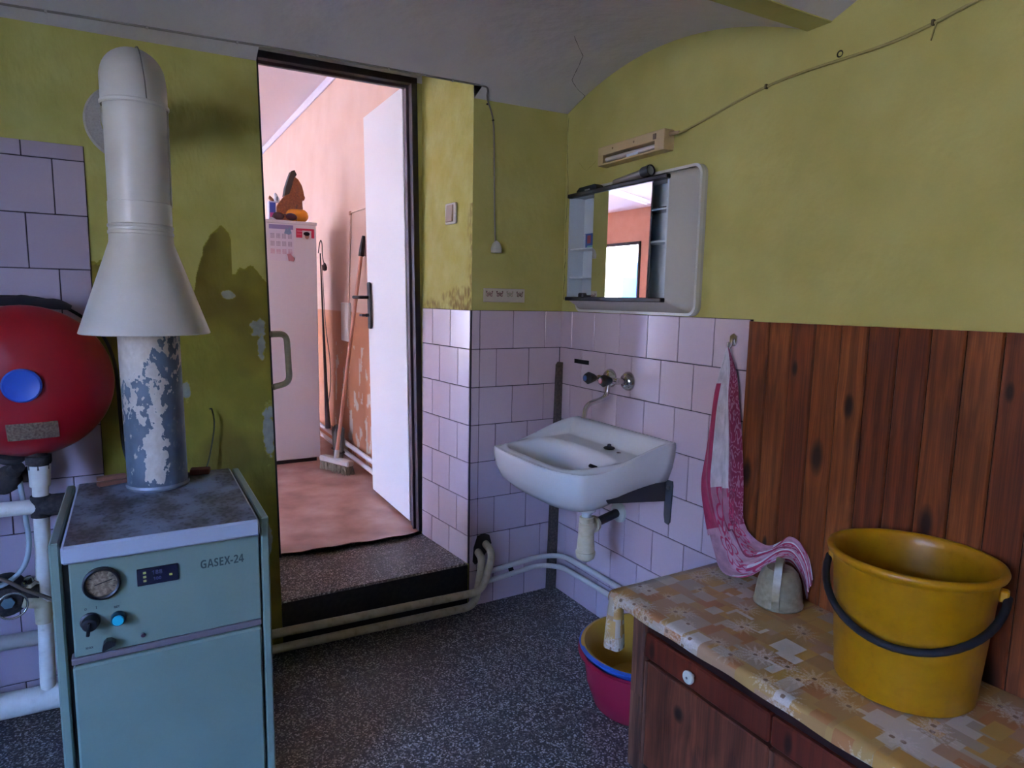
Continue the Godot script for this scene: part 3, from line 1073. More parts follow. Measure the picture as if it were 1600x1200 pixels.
# ---------------------------------------------------------------- boiler
func text(s: String, h: float, p: Vector3, b: Basis, mt: Material, parent: Node, called: String) -> void:
	var tm := TextMesh.new()
	var f := SystemFont.new()
	f.font_names = PackedStringArray(["Droid Sans"])
	f.font_weight = 700
	tm.font = f
	tm.text = s
	tm.font_size = 48
	tm.pixel_size = h / 36.0
	tm.depth = 0.0006
	tm.horizontal_alignment = HORIZONTAL_ALIGNMENT_CENTER
	tm.vertical_alignment = VERTICAL_ALIGNMENT_CENTER
	var o := MeshInstance3D.new()
	o.name = called
	o.mesh = tm
	o.material_override = mt
	o.position = p - base_of(parent)
	o.basis = b
	parent.add_child(o, true)

func build_boiler() -> void:
	var t := thing("gas_boiler", "pale green floor standing gas boiler with gauge and dials", "boiler", V(-1.53, 0, 0.68))
	var L := -1.722
	var R := -1.342
	var ZF := 0.895
	var Z0 := 0.455
	var H := 0.80
	for s in [0, 1]:
		var x: float = L if s == 0 else R - 0.017
		obj("side_panel", MB.new().bx(V(x, 0.03, Z0), V(x + 0.017, H - 0.002, ZF - (0.016 if s == 0 else 0.0)), 0.003), M.boiler, t)
	obj("back_panel", MB.new().bx(V(L + 0.017, 0.03, Z0), V(R - 0.017, H - 0.04, Z0 + 0.01)), M.boiler, t)
	obj("base", MB.new().bx(V(L + 0.02, 0.0, Z0 + 0.02), V(R - 0.02, 0.05, ZF - 0.04)), M.black, t)
	obj("inner_frame", MB.new().bx(V(L + 0.018, 0.04, ZF - 0.05), V(R - 0.018, H - 0.035, ZF - 0.03)), M.black, t)
	# lid with grime
	var n1 := noise(0.012, 131, 5)
	var n2 := noise(0.09, 132, 3)
	var lt := img_tex(256, 256, func(ix: int, iy: int) -> Color:
		var a := n1.get_noise_2d(ix, iy)
		var b := n2.get_noise_2d(ix, iy)
		var c := hexc("7d8592").lerp(hexc("55514f"), clampf(0.45 + 1.3 * a, 0, 1))
		return c.lerp(hexc("35302f"), clampf((b + a * 0.8) * 1.4 - 0.1, 0.0, 0.7)))
	var m := MB.new()
	m.bx(V(L + 0.021, H - 0.034, Z0), V(R - 0.021, H, ZF + 0.018), 0.004)
	var lid := obj("lid", m, mat(hexc("9ea3ab"), 0.38), t)
	m = MB.new()
	m.quad(V(L + 0.026, H + 0.0006, ZF + 0.013), V(R - 0.026, H + 0.0006, ZF + 0.013), V(R - 0.026, H + 0.0006, Z0 + 0.005), V(L + 0.026, H + 0.0006, Z0 + 0.005))
	obj("soot_film", m, uv_mat(lt, 0.5), lid)
	# control panel and door
	var cp := obj("control_panel", MB.new().bx(V(L + 0.03, 0.578, ZF - 0.03), V(R - 0.02, H - 0.036, ZF + 0.002), 0.003), M.boiler, t)
	obj("seam_strip", MB.new().bx(V(L + 0.024, 0.562, ZF - 0.03), V(R - 0.02, 0.575, ZF - 0.002), 0.002), mat(hexc("6a5f60"), 0.6), t)
	obj("front_door", MB.new().bx(V(L + 0.026, 0.06, ZF - 0.03), V(R - 0.021, 0.56, ZF + 0.004), 0.004), M.boiler, t)
	var zf := ZF + 0.002
	# gauge
	var gx := V(-1.642, 0.717, zf)
	m = MB.new().lathe([Vector2(0.031, -0.004), Vector2(0.031, 0.008), Vector2(0.0285, 0.010), Vector2(0.0255, 0.008), Vector2(0.0255, 0.004)], 36, along(gx, V(0, 0, 1)))
	var ga := obj("gauge", m, M.black, cp)
	m = MB.new().lathe([Vector2(0.0257, 0.003), Vector2(0.0257, 0.0042), Vector2(0, 0.0048)], 32, along(gx, V(0, 0, 1)))
	obj("dial", m, tri_mat(ntex(noise(0.02, 141, 4), ramp([[0.0, hexc("54412f")], [0.6, hexc("88765f")], [1.0, hexc("a9997f")]])), 0.1, 0.3), ga)
	m = MB.new()
	m.box(gx + V(0.003, 0.002, 0.006), V(0.03, 0.0013, 0.0008), 0.0, rot(V(0, 0, 1), 15))
	for k in 11:
		var a := deg_to_rad(-50.0 + 28.0 * k)
		m.box(gx + V(cos(a), sin(a), 0) * 0.021 + V(0, 0, 0.0053), V(0.004, 0.0008, 0.0006), 0.0, Basis(V(0, 0, 1), a))
	obj("needle_and_marks", m, M.black, ga)
	# display
	m = MB.new().bx(V(-1.585, 0.697, zf - 0.002), V(-1.514, 0.731, zf + 0.003), 0.001)
	var di := obj("display", m, mat(hexc("14142a"), 0.18), cp)
	for p in [V(-1.572, 0.7225, 0), V(-1.572, 0.7145, 0), V(-1.572, 0.7065, 0), V(-1.5275, 0.7115, 0)]:
		m = MB.new().bx(V(p.x - 0.0026, p.y - 0.0022, zf + 0.0028), V(p.x + 0.0026, p.y + 0.0022, zf + 0.0036), 0.0004)
		obj("button", m, mat(hexc("b9b552"), 0.5), di)
	var seg := mat(hexc("3c3a4c"), 0.4)
	text("188", 0.0085, V(-1.551, 0.7205, zf + 0.0031), Basis(), seg, di, "digits")
	text("100", 0.0065, V(-1.551, 0.708, zf + 0.0031), Basis(), seg, di, "digits")
	# lettering
	text("GASEX-24", 0.017, V(-1.4345, 0.7185, zf + 0.0002), Basis().scaled(V(0.80, 1.05, 1)), mat(hexc("33433f"), 0.6), cp, "lettering")
	var ink := mat(hexc("2a3436"), 0.6)
	text("O", 0.0045, V(-1.6700, 0.670, zf + 0.0002), Basis(), ink, cp, "mark")
	text("I", 0.0045, V(-1.6530, 0.670, zf + 0.0002), Basis(), ink, cp, "mark")
	text("RET", 0.0042, V(-1.6205, 0.664, zf + 0.0002), Basis(), ink, cp, "mark")
	text("MAX", 0.0042, V(-1.668, 0.5935, zf + 0.0002), Basis(), ink, cp, "mark")
	# knobs
	m = MB.new().lathe([Vector2(0.0165, 0), Vector2(0.0165, 0.004), Vector2(0.0135, 0.006), Vector2(0.0125, 0.020), Vector2(0.011, 0.0215), Vector2(0, 0.022)], 28, along(V(-1.664, 0.646, zf), V(0, 0, 1)))
	m.box(V(-1.666, 0.640, zf + 0.023), V(0.006, 0.026, 0.008), 0.0015, rot(V(0, 0, 1), -8))
	obj("switch_knob", m, M.black, cp)
	m = MB.new().lathe([Vector2(0.0125, 0), Vector2(0.0125, 0.013), Vector2(0.0115, 0.015), Vector2(0.0098, 0.015), Vector2(0.0098, 0.013)], 28, along(V(-1.619, 0.643, zf), V(0, 0, 1)))
	var bz := obj("push_button", m, mat(hexc("0d3038"), 0.4), cp)
	m = MB.new().lathe([Vector2(0.0098, 0.006), Vector2(0.0098, 0.0165), Vector2(0.0085, 0.0178), Vector2(0, 0.0182)], 24, along(V(-1.619, 0.643, zf), V(0, 0, 1)))
	obj("button_cap", m, mat(hexc("1fa9bd"), 0.3), bz)
	m = MB.new()
	m.prism(PackedVector2Array([Vector2(-0.012, -0.010), Vector2(-0.009, -0.011), Vector2(0.002, -0.006), Vector2(0.010, -0.003), Vector2(0.011, 0.002), Vector2(0.004, 0.008), Vector2(-0.004, 0.008), Vector2(-0.009, 0.003)]), 0, 0.016, at_xf(V(-1.636, 0.598, zf)))
	obj("thermostat_knob", m, M.black, cp)
	m = MB.new().lathe([Vector2(0.004, 0), Vector2(0.004, 0.003), Vector2(0, 0.0045)], 14, along(V(-1.58, 0.597, zf), V(0, 0, 1)))
	obj("lamp_lens", m, mat(hexc("4a2f3a"), 0.3), cp)
	# slats and a scrap lying on the lid
	var brown := mat(hexc("7c5140"), 0.7)
	one("kindling_stick", MB.new().box(V(-1.622, 0.8055, 0.495), V(0.075, 0.009, 0.02), 0.001, rot(Vector3.UP, 18)), brown, "short thin brown slat on the boiler lid, lower of the two left of the flue", "slat", V(-1.622, 0.801, 0.495), "slats on the boiler lid")
	one("kindling_stick", MB.new().box(V(-1.63, 0.8145, 0.482), V(0.06, 0.009, 0.018), 0.001, rot(Vector3.UP, 8)), mat(hexc("8b5d49"), 0.7), "short thin brown slat lying on top of another slat, left of the flue", "slat", V(-1.63, 0.81, 0.482), "slats on the boiler lid")
	one("brick_scrap", MB.new().box(V(-1.437, 0.808, 0.485), V(0.045, 0.014, 0.03), 0.002, rot(Vector3.UP, -12)), mat(hexc("6d3a30"), 0.8), "small dark red scrap on the boiler lid, right of the flue", "scrap", V(-1.437, 0.801, 0.485))

func build_flue() -> void:
	var cx := -1.533
	var cz := 0.548
	var t := thing("flue_pipe", "tall metal flue pipe with a cream draught hood rising from the boiler", "flue", V(cx, 0.8, cz))
	# lower pipe: cream paint flaking off blue-grey zinc
	var n1 := noise(0.011, 151, 5)
	var n2 := noise(0.045, 152, 4)
	var W := 512
	var Hh := 384
	var tex := img_tex(W, Hh, func(ix: int, iy: int) -> Color:
		var u := ix / float(W)
		var v := iy / float(Hh)                 # 0 at the lid, 1 at the hood
		var X := cos(u * TAU) * 80.0
		var Y := sin(u * TAU) * 80.0
		var a := n1.get_noise_3d(X, iy * 0.8, Y)
		var b := n2.get_noise_3d(X, iy * 0.8, Y)
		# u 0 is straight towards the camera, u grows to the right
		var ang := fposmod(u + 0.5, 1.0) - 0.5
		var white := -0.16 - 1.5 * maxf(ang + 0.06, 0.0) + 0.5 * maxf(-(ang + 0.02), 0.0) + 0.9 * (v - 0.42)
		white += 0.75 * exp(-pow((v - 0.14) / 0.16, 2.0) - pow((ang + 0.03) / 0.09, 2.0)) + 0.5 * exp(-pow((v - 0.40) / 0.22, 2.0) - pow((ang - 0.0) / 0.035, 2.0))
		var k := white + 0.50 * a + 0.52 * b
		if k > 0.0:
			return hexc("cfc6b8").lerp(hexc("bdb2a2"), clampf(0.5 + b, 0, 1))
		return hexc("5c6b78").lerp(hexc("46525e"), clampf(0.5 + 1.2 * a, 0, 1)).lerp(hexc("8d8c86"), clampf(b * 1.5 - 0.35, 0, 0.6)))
	var facing := rot(Vector3.UP, 4.0)
	var m := MB.new()
	m.lathe([Vector2(0.0, 0.001), Vector2(0.066, 0.001), Vector2(0.068, 0.006), Vector2(0.066, 0.012)], 48, at_xf(V(cx, 0.8, cz), facing))
	obj("flue_collar", m, mat(hexc("7f8690"), 0.45, 0.3), t)
	m = MB.new()
	m.grid(64, 12, func(u: float, v: float) -> Vector3:
		var a := u * TAU
		return V(cx - 0.004 * v, 0.81 + 0.37 * v, cz) + facing * V(0.064 * sin(a), 0, 0.064 * cos(a)))
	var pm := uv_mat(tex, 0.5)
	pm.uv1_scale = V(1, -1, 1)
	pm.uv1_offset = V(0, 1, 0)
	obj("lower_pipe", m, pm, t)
	var hood := tri_mat(ntex(noise(0.01, 161, 4), ramp([[0.0, hexc("c6c0b4")], [1.0, hexc("d3cec4")]])), 0.6, 0.33)
	var dx := -0.008
	var yb := 1.163
	m = MB.new().lathe([Vector2(0.124, 0.004), Vector2(0.1335, 0.0), Vector2(0.135, 0.002), Vector2(0.0655, 0.205), Vector2(0.0645, 0.226), Vector2(0.061, 0.226), Vector2(0.06, 0.2), Vector2(0.124, 0.004)], 56, at_xf(V(cx + dx, yb, cz)))
	obj("draught_hood", m, hood, t)
	m = MB.new().lathe([Vector2(0.0635, 1.384), Vector2(0.0665, 1.386), Vector2(0.0665, 1.392), Vector2(0.0648, 1.394), Vector2(0.0648, 1.399), Vector2(0.0665, 1.401), Vector2(0.0665, 1.406), Vector2(0.0642, 1.408), Vector2(0.0642, 1.455), Vector2(0.0625, 1.456)], 48, at_xf(V(cx + dx, 0, cz)))
	obj("sleeve", m, hood, t)
	m = MB.new().lathe([Vector2(0.0625, 1.45), Vector2(0.0625, 1.672)], 48, at_xf(V(cx + dx, 0, cz)))
	m.box(V(cx + dx + 0.0635, 1.56, cz + 0.012), V(0.0035, 0.22, 0.004), 0.001)
	obj("upper_pipe", m, hood, t)
	# segmented elbow to the wall
	var path := [V(cx + dx, 1.665, cz), V(cx + dx, 1.705, cz - 0.004), V(cx + dx, 1.735, cz - 0.04), V(cx + dx - 0.004, 1.745, cz - 0.10), V(cx + dx - 0.012, 1.742, 0.02)]
	m = MB.new().tube(path, [0.0655, 0.0655, 0.0655, 0.0645, 0.0645], 40, false)
	obj("elbow", m, hood, t)
	m = MB.new().tube(spline([V(cx + dx + 0.022, 1.672, cz + 0.0625), V(cx + dx + 0.019, 1.72, cz + 0.061), V(cx + dx + 0.012, 1.785, cz + 0.018), V(cx + dx + 0.006, 1.806, cz - 0.06)], 6), 0.0014, 6)
	obj("elbow_seam", m, mat(hexc("6f685e"), 0.6), t)
	m = MB.new().lathe([Vector2(0.066, 1.661), Vector2(0.0685, 1.664), Vector2(0.0685, 1.669), Vector2(0.066, 1.672)], 48, at_xf(V(cx + dx, 0, cz)))
	obj("bead", m, hood, t)
	m = MB.new().lathe([Vector2(0.066, 0.004), Vector2(0.09, 0.004), Vector2(0.103, 0.010), Vector2(0.107, 0.004), Vector2(0.109, 0.0)], 48, along(V(cx + dx - 0.012, 1.742, 0.0), V(0, 0, 1)))
	obj("wall_rosette", m, tri_mat(ntex(noise(0.05, 163, 4), ramp([[0.0, hexc("8f8a82")], [0.25, hexc("b8b0a6")], [1.0, hexc("c8c0b8")]])), 0.2, 0.6), t)

# ---------------------------------------------------------------- expansion vessel and pipework on the left
func build_vessel() -> void:
	var c := V(-1.817, 1.02, 0.185)
	var t := thing("expansion_vessel", "round red expansion vessel with a blue cap beside the flue", "vessel", c)
	var rim := 0.197
	var prof := [Vector2(0, -0.11), Vector2(0.07, -0.105), Vector2(0.13, -0.085), Vector2(0.175, -0.05), Vector2(0.192, -0.018), Vector2(rim, -0.01), Vector2(rim + 0.002, 0.0), Vector2(rim, 0.01), Vector2(0.191, 0.02), Vector2(0.178, 0.045), Vector2(0.152, 0.068), Vector2(0.115, 0.087), Vector2(0.07, 0.099), Vector2(0.044, 0.103), Vector2(0, 0.104)]
	var red := mat(hexc("a01420"), 0.3)
	obj("body", MB.new().lathe(prof, 56, along(c, V(0, 0, 1)), 50.0), red, t)
	obj("cap", MB.new().lathe([Vector2(0.042, 0.099), Vector2(0.042, 0.112), Vector2(0.038, 0.115), Vector2(0.034, 0.1135), Vector2(0, 0.1125)], 36, along(c + V(0.004, 0.002, 0), V(0, 0, 1))), mat(hexc("2a55b4"), 0.4), t)
	# rating plate on the bulge
	var pt := tri_mat(ntex(noise(0.03, 171, 5), ramp([[0.0, hexc("4a2f25")], [0.5, hexc("7b6450")], [1.0, hexc("a1917a")]])), 0.12, 0.6, null, 1.0, false)
	var m := MB.new()
	m.grid(12, 6, func(u: float, w: float) -> Vector3:
		var x := lerpf(-0.037, 0.071, u)
		var y := lerpf(-0.141, -0.095, w) + 0.002 * (u - 0.5)
		var r := Vector2(x, y).length()
		var z := 0.1
		for i in range(7, prof.size() - 1):
			if r <= prof[i].x and r >= prof[i + 1].x:
				z = lerpf(prof[i].y, prof[i + 1].y, (prof[i].x - r) / maxf(prof[i].x - prof[i + 1].x, 0.0001))
		return c + V(x, y, z + 0.0025))
	obj("rating_plate", m, pt, t)
	m = MB.new().lathe([Vector2(0.026, -0.235), Vector2(0.026, -0.222), Vector2(0.032, -0.22), Vector2(0.032, -0.2), Vector2(0.024, -0.198), Vector2(0.024, -0.178)], 6, at_xf(V(c.x + 0.015, c.y, c.z - 0.0)))
	obj("union_nut", m, M.iron, t)
	# scrap of dark sheet on top
	m = MB.new()
	m.grid(20, 4, func(u: float, w: float) -> Vector3:
		var x := lerpf(-1.99, -1.710, u)
		var top := 1.232 + 0.010 * sin(u * 3.0) + 0.003 * sin(u * 23.0) - 0.014 * pow(u, 8.0)
		return V(x, lerpf(top, 1.212 + 0.006 * sin(u * 4.0), pow(w, 2.0)), lerpf(0.10, 0.165, w)))
	m.grid(20, 4, func(u: float, w: float) -> Vector3:
		var x := lerpf(-1.99, -1.710, u)
		var top := 1.232 + 0.010 * sin(u * 3.0) + 0.003 * sin(u * 23.0) - 0.014 * pow(u, 8.0)
		return V(x, lerpf(top, 1.212 + 0.006 * sin(u * 4.0), pow(w, 2.0)) - 0.002, lerpf(0.10, 0.165, w)), true, 2)
	one("dark_sheet", m, mat(hexc("26242a"), 0.8), "torn dark grey strip lying on top of the red vessel", "sheet", V(-1.85, 1.218, 0.15))
	m = MB.new().tube(spline([V(-1.96, 1.235, 0.05), V(-1.873, 1.238, 0.05), V(-1.789, 1.234, 0.05), V(-1.725, 1.208, 0.05), V(-1.652, 1.143, 0.05), V(-1.619, 1.046, 0.05), V(-1.613, 0.894, 0.05), V(-1.608, 0.797, 0.06), V(-1.588, 0.713, 0.09), V(-1.56, 0.64, 0.14), V(-1.54, 0.6, 0.44)]), 0.0045, 8)
	one("black_cable", m, M.rubber, "black cable curving round the red vessel down behind the boiler", "cable", V(-1.6, 0.6, 0.05))
	m = MB.new().tube(spline([V(-1.365, 0.888, 0.002), V(-1.36, 0.885, 0.02), V(-1.357, 0.834, 0.03), V(-1.375, 0.74, 0.04), V(-1.40, 0.66, 0.08), V(-1.42, 0.6, 0.45)]), 0.0025, 6)
	one("thin_wire", m, mat(hexc("4b4a33"), 0.7), "thin grey wire leaving the stained yellow wall behind the boiler", "wire", V(-1.365, 0.6, 0.03))

func build_left_pipes() -> void:
	var t := thing("heating_pipework", "cream painted heating pipes with a blackened tee left of the boiler", "pipework", V(-1.81, 0.05, 0.2))
	var r := 0.0185
	obj("riser", MB.new().tube([V(-1.802, 0.79, 0.185), V(-1.806, 0.60, 0.19), V(-1.818, 0.16, 0.2)], r, 16), M.pipe_left, t)
	obj("coupling", MB.new().tube([V(-1.8015, 0.795, 0.185), V(-1.803, 0.738, 0.185)], [0.0255, 0.0235], 16), M.pipe_left, t)
	obj("tee", MB.new().tube([V(-1.812, 0.683, 0.19), V(-1.742, 0.683, 0.19)], 0.029, 14).tube([V(-1.803, 0.712, 0.19), V(-1.804, 0.655, 0.19)], 0.024, 14), M.iron, t)
	obj("branch", MB.new().tube([V(-1.81, 0.684, 0.192), V(-3.3, 0.715, 0.192)], 0.0195, 16), M.pipe_left, t)
	obj("branch", MB.new().tube([V(-1.742, 0.683, 0.19), V(-1.62, 0.683, 0.19), V(-1.60, 0.683, 0.45)], 0.019, 14), M.iron, t)
	obj("elbow_joint", MB.new().tube(fillet([V(-1.86, 0.435, 0.2), V(-1.813, 0.42, 0.195), V(-1.816, 0.36, 0.2)], 0.02), [0.02, 0.022, 0.022, 0.022, 0.022, 0.022, 0.022, 0.022, 0.019], 14), M.pipe, t)
	obj("branch", MB.new().tube([V(-1.816, 0.268, 0.085), V(-3.3, 0.33, 0.085)], 0.021, 16), mat(hexc("a39b90"), 0.45), t)
	obj("manifold", MB.new().tube([V(-1.62, 0.13, 0.2), V(-1.80, 0.142, 0.2), V(-3.3, 0.185, 0.2)], 0.034, 18), M.pipe_left, t)
	var b := thing("stop_valve", "dark iron stop valve with a round hand wheel under the red vessel", "valve", V(-1.88, 0.74, 0.13))
	obj("valve_body", MB.new().lathe([Vector2(0, -0.03), Vector2(0.03, -0.028), Vector2(0.036, 0), Vector2(0.03, 0.028), Vector2(0.018, 0.04), Vector2(0.016, 0.07), Vector2(0, 0.07)], 18, along(V(-1.885, 0.745, 0.11), V(0.4, 0.5, 0.5))), M.iron, b)
	obj("inlet", MB.new().tube([V(-1.835, 0.755, 0.10), V(-1.87, 0.75, 0.11), V(-3.3, 0.74, 0.11)], 0.02, 14), M.iron, b)
	obj("hand_wheel", MB.new().lathe([Vector2(0.012, 0.06), Vector2(0.03, 0.064), Vector2(0.036, 0.072), Vector2(0.03, 0.08), Vector2(0, 0.082)], 20, along(V(-1.885, 0.745, 0.11), V(0.2, 0.9, 0.3))), mat(hexc("2b2728"), 0.7), b)
	one("grey_hose", MB.new().tube(spline([V(-1.855, 0.74, 0.12), V(-1.848, 0.69, 0.14), V(-1.842, 0.645, 0.165), V(-1.834, 0.593, 0.205), V(-1.843, 0.542, 0.22), V(-1.873, 0.504, 0.22), V(-1.92, 0.488, 0.22), V(-2.05, 0.47, 0.15), V(-2.1, 0.45, 0.012)]), 0.0065, 10), mat(hexc("9aa3a2"), 0.4), "light grey flexible hose hanging in front of the lilac tiles", "hose", V(-1.85, 0.48, 0.2))
	one("copper_tube", MB.new().tube(spline([V(-1.96, 0.545, 0.25), V(-1.894, 0.52, 0.25), V(-1.843, 0.479, 0.25), V(-1.775, 0.43, 0.25), V(-1.70, 0.40, 0.35), V(-1.68, 0.40, 0.455)]), 0.005, 8), mat(hexc("6b5a4c"), 0.5, 0.4), "thin brownish tube slanting past the cream riser to the boiler", "tube", V(-1.84, 0.42, 0.25))
	var p := thing("circulation_pump", "dark circulation pump with a chrome nut and ring left of the boiler", "pump", V(-1.89, 0.42, 0.2))
	obj("pump_body", MB.new().lathe([Vector2(0, -0.06), Vector2(0.045, -0.055), Vector2(0.052, -0.02), Vector2(0.05, 0.02), Vector2(0.036, 0.045), Vector2(0, 0.05)], 24, along(V(-1.895, 0.445, 0.18), V(0.1, 0, 1))), M.iron, p)
	obj("flange", MB.new().tube([V(-1.86, 0.455, 0.19), V(-1.82, 0.452, 0.19)], 0.03, 8), M.iron, p)
	obj("chrome_nut", MB.new().lathe([Vector2(0.022, -0.006), Vector2(0.022, 0.004), Vector2(0.012, 0.008), Vector2(0.009, 0.024), Vector2(0, 0.026)], 6, along(V(-1.838, 0.478, 0.2), V(-0.2, 0.8, 0.5))), M.chrome, p)
	obj("ring", MB.new().tube(ring_path(V(-1.875, 0.44, 0.245), 0.033, V(0.15, 0.1, 1)), 0.0028, 8, false), M.chrome, p)
	obj("vent_screw", MB.new().lathe([Vector2(0.015, 0.05), Vector2(0.015, 0.058), Vector2(0, 0.061)], 6, along(V(-1.89, 0.445, 0.18), V(0.1, 0, 1))), mat(hexc("6f8a92"), 0.35, 0.5), p)

func ring_path(c: Vector3, r: float, n: Vector3, seg := 28) -> Array:
	var f := along(c, n)
	var o := []
	for k in seg + 1:
		var a := TAU * k / seg
		o.append(f * V(cos(a) * r, 0, sin(a) * r))
	return o

func build_pipes() -> void:
	var r := 0.0155
	var a := fillet([V(-1.6, 0.118, 0.07), V(-0.40, 0.086, 0.07), V(-0.352, 0.24, 0.075), V(-0.353, 0.262, -0.02)], 0.055, 10)
	one("heating_pipe", MB.new().tube(a, r, 16), M.pipe, "upper cream heating pipe running below the step and turning up into the tiles", "pipe", V(-0.8, 0.09, 0.07), "heating pipes below the step")
	var b := fillet([V(-1.6, 0.056, 0.06), V(-0.425, 0.026, 0.06), V(-0.388, 0.215, 0.05), V(-0.388, 0.235, -0.02)], 0.05, 10)
	one("heating_pipe", MB.new().tube(b, r, 16), M.pipe, "lower cream heating pipe lying just above the floor below the step", "pipe", V(-0.8, 0.03, 0.06), "heating pipes below the step")
	# broken tile round the pipe hole
	var w: Node3D = get_node("wall_back")
	var m := MB.new()
	m.prism(PackedVector2Array([Vector2(-0.412, 0.19), Vector2(-0.40, 0.175), Vector2(-0.372, 0.19), Vector2(-0.345, 0.225), Vector2(-0.325, 0.255), Vector2(-0.336, 0.292), Vector2(-0.36, 0.302), Vector2(-0.392, 0.296), Vector2(-0.408, 0.25)]), 0.003, 0.0076)
	obj("pipe_hole", m, mat(hexc("2c2623"), 1.0), w)
	m = MB.new()
	m.prism(PackedVector2Array([Vector2(-0.245, 0.135), Vector2(-0.225, 0.14), Vector2(-0.215, 0.118), Vector2(-0.208, 0.096), Vector2(-0.225, 0.088), Vector2(-0.236, 0.105)]), 0.003, 0.0076)
	obj("chip", m, mat(hexc("1e1a1b"), 1.0), w)
	for k in 2:
		var y := 0.150 if k == 0 else 0.118
		var yr := 0.184 if k == 0 else 0.142
		var z := 0.026 + 0.014 * k
		var p := fillet([V(-0.37, y - 0.01, z), V(-0.10 - 0.01 * k, y + 0.012, z), V(-0.028 - 0.016 * k, yr - 0.006, z + 0.07), V(-0.026 - 0.016 * k, yr, 0.30), V(-0.026 - 0.016 * k, yr + 0.004, 1.02)], 0.05, 8)
		one("water_pipe", MB.new().tube(p, 0.0105, 14), M.pipe_white, ["upper", "lower"][k] + " thin white water pipe bending round the tiled corner below the washbasin", "pipe", V(-0.03, yr, 0.4), "water pipes below the washbasin")
	m = MB.new()
	m.prism(PackedVector2Array([Vector2(-0.02, 0), Vector2(0.02, 0), Vector2(0.017, 0.985), Vector2(0.010, 0.998), Vector2(-0.006, 1.0), Vector2(-0.016, 0.988)]), 0.0, 0.02, at_xf(V(-0.032, 0.0, 0.0085), rot(V(0, 0, 1), -1.0)))
	one("wooden_lath", m, M.lath, "weathered grey brown lath standing upright in the tiled corner behind the washbasin", "lath", V(-0.032, 0, 0.018))

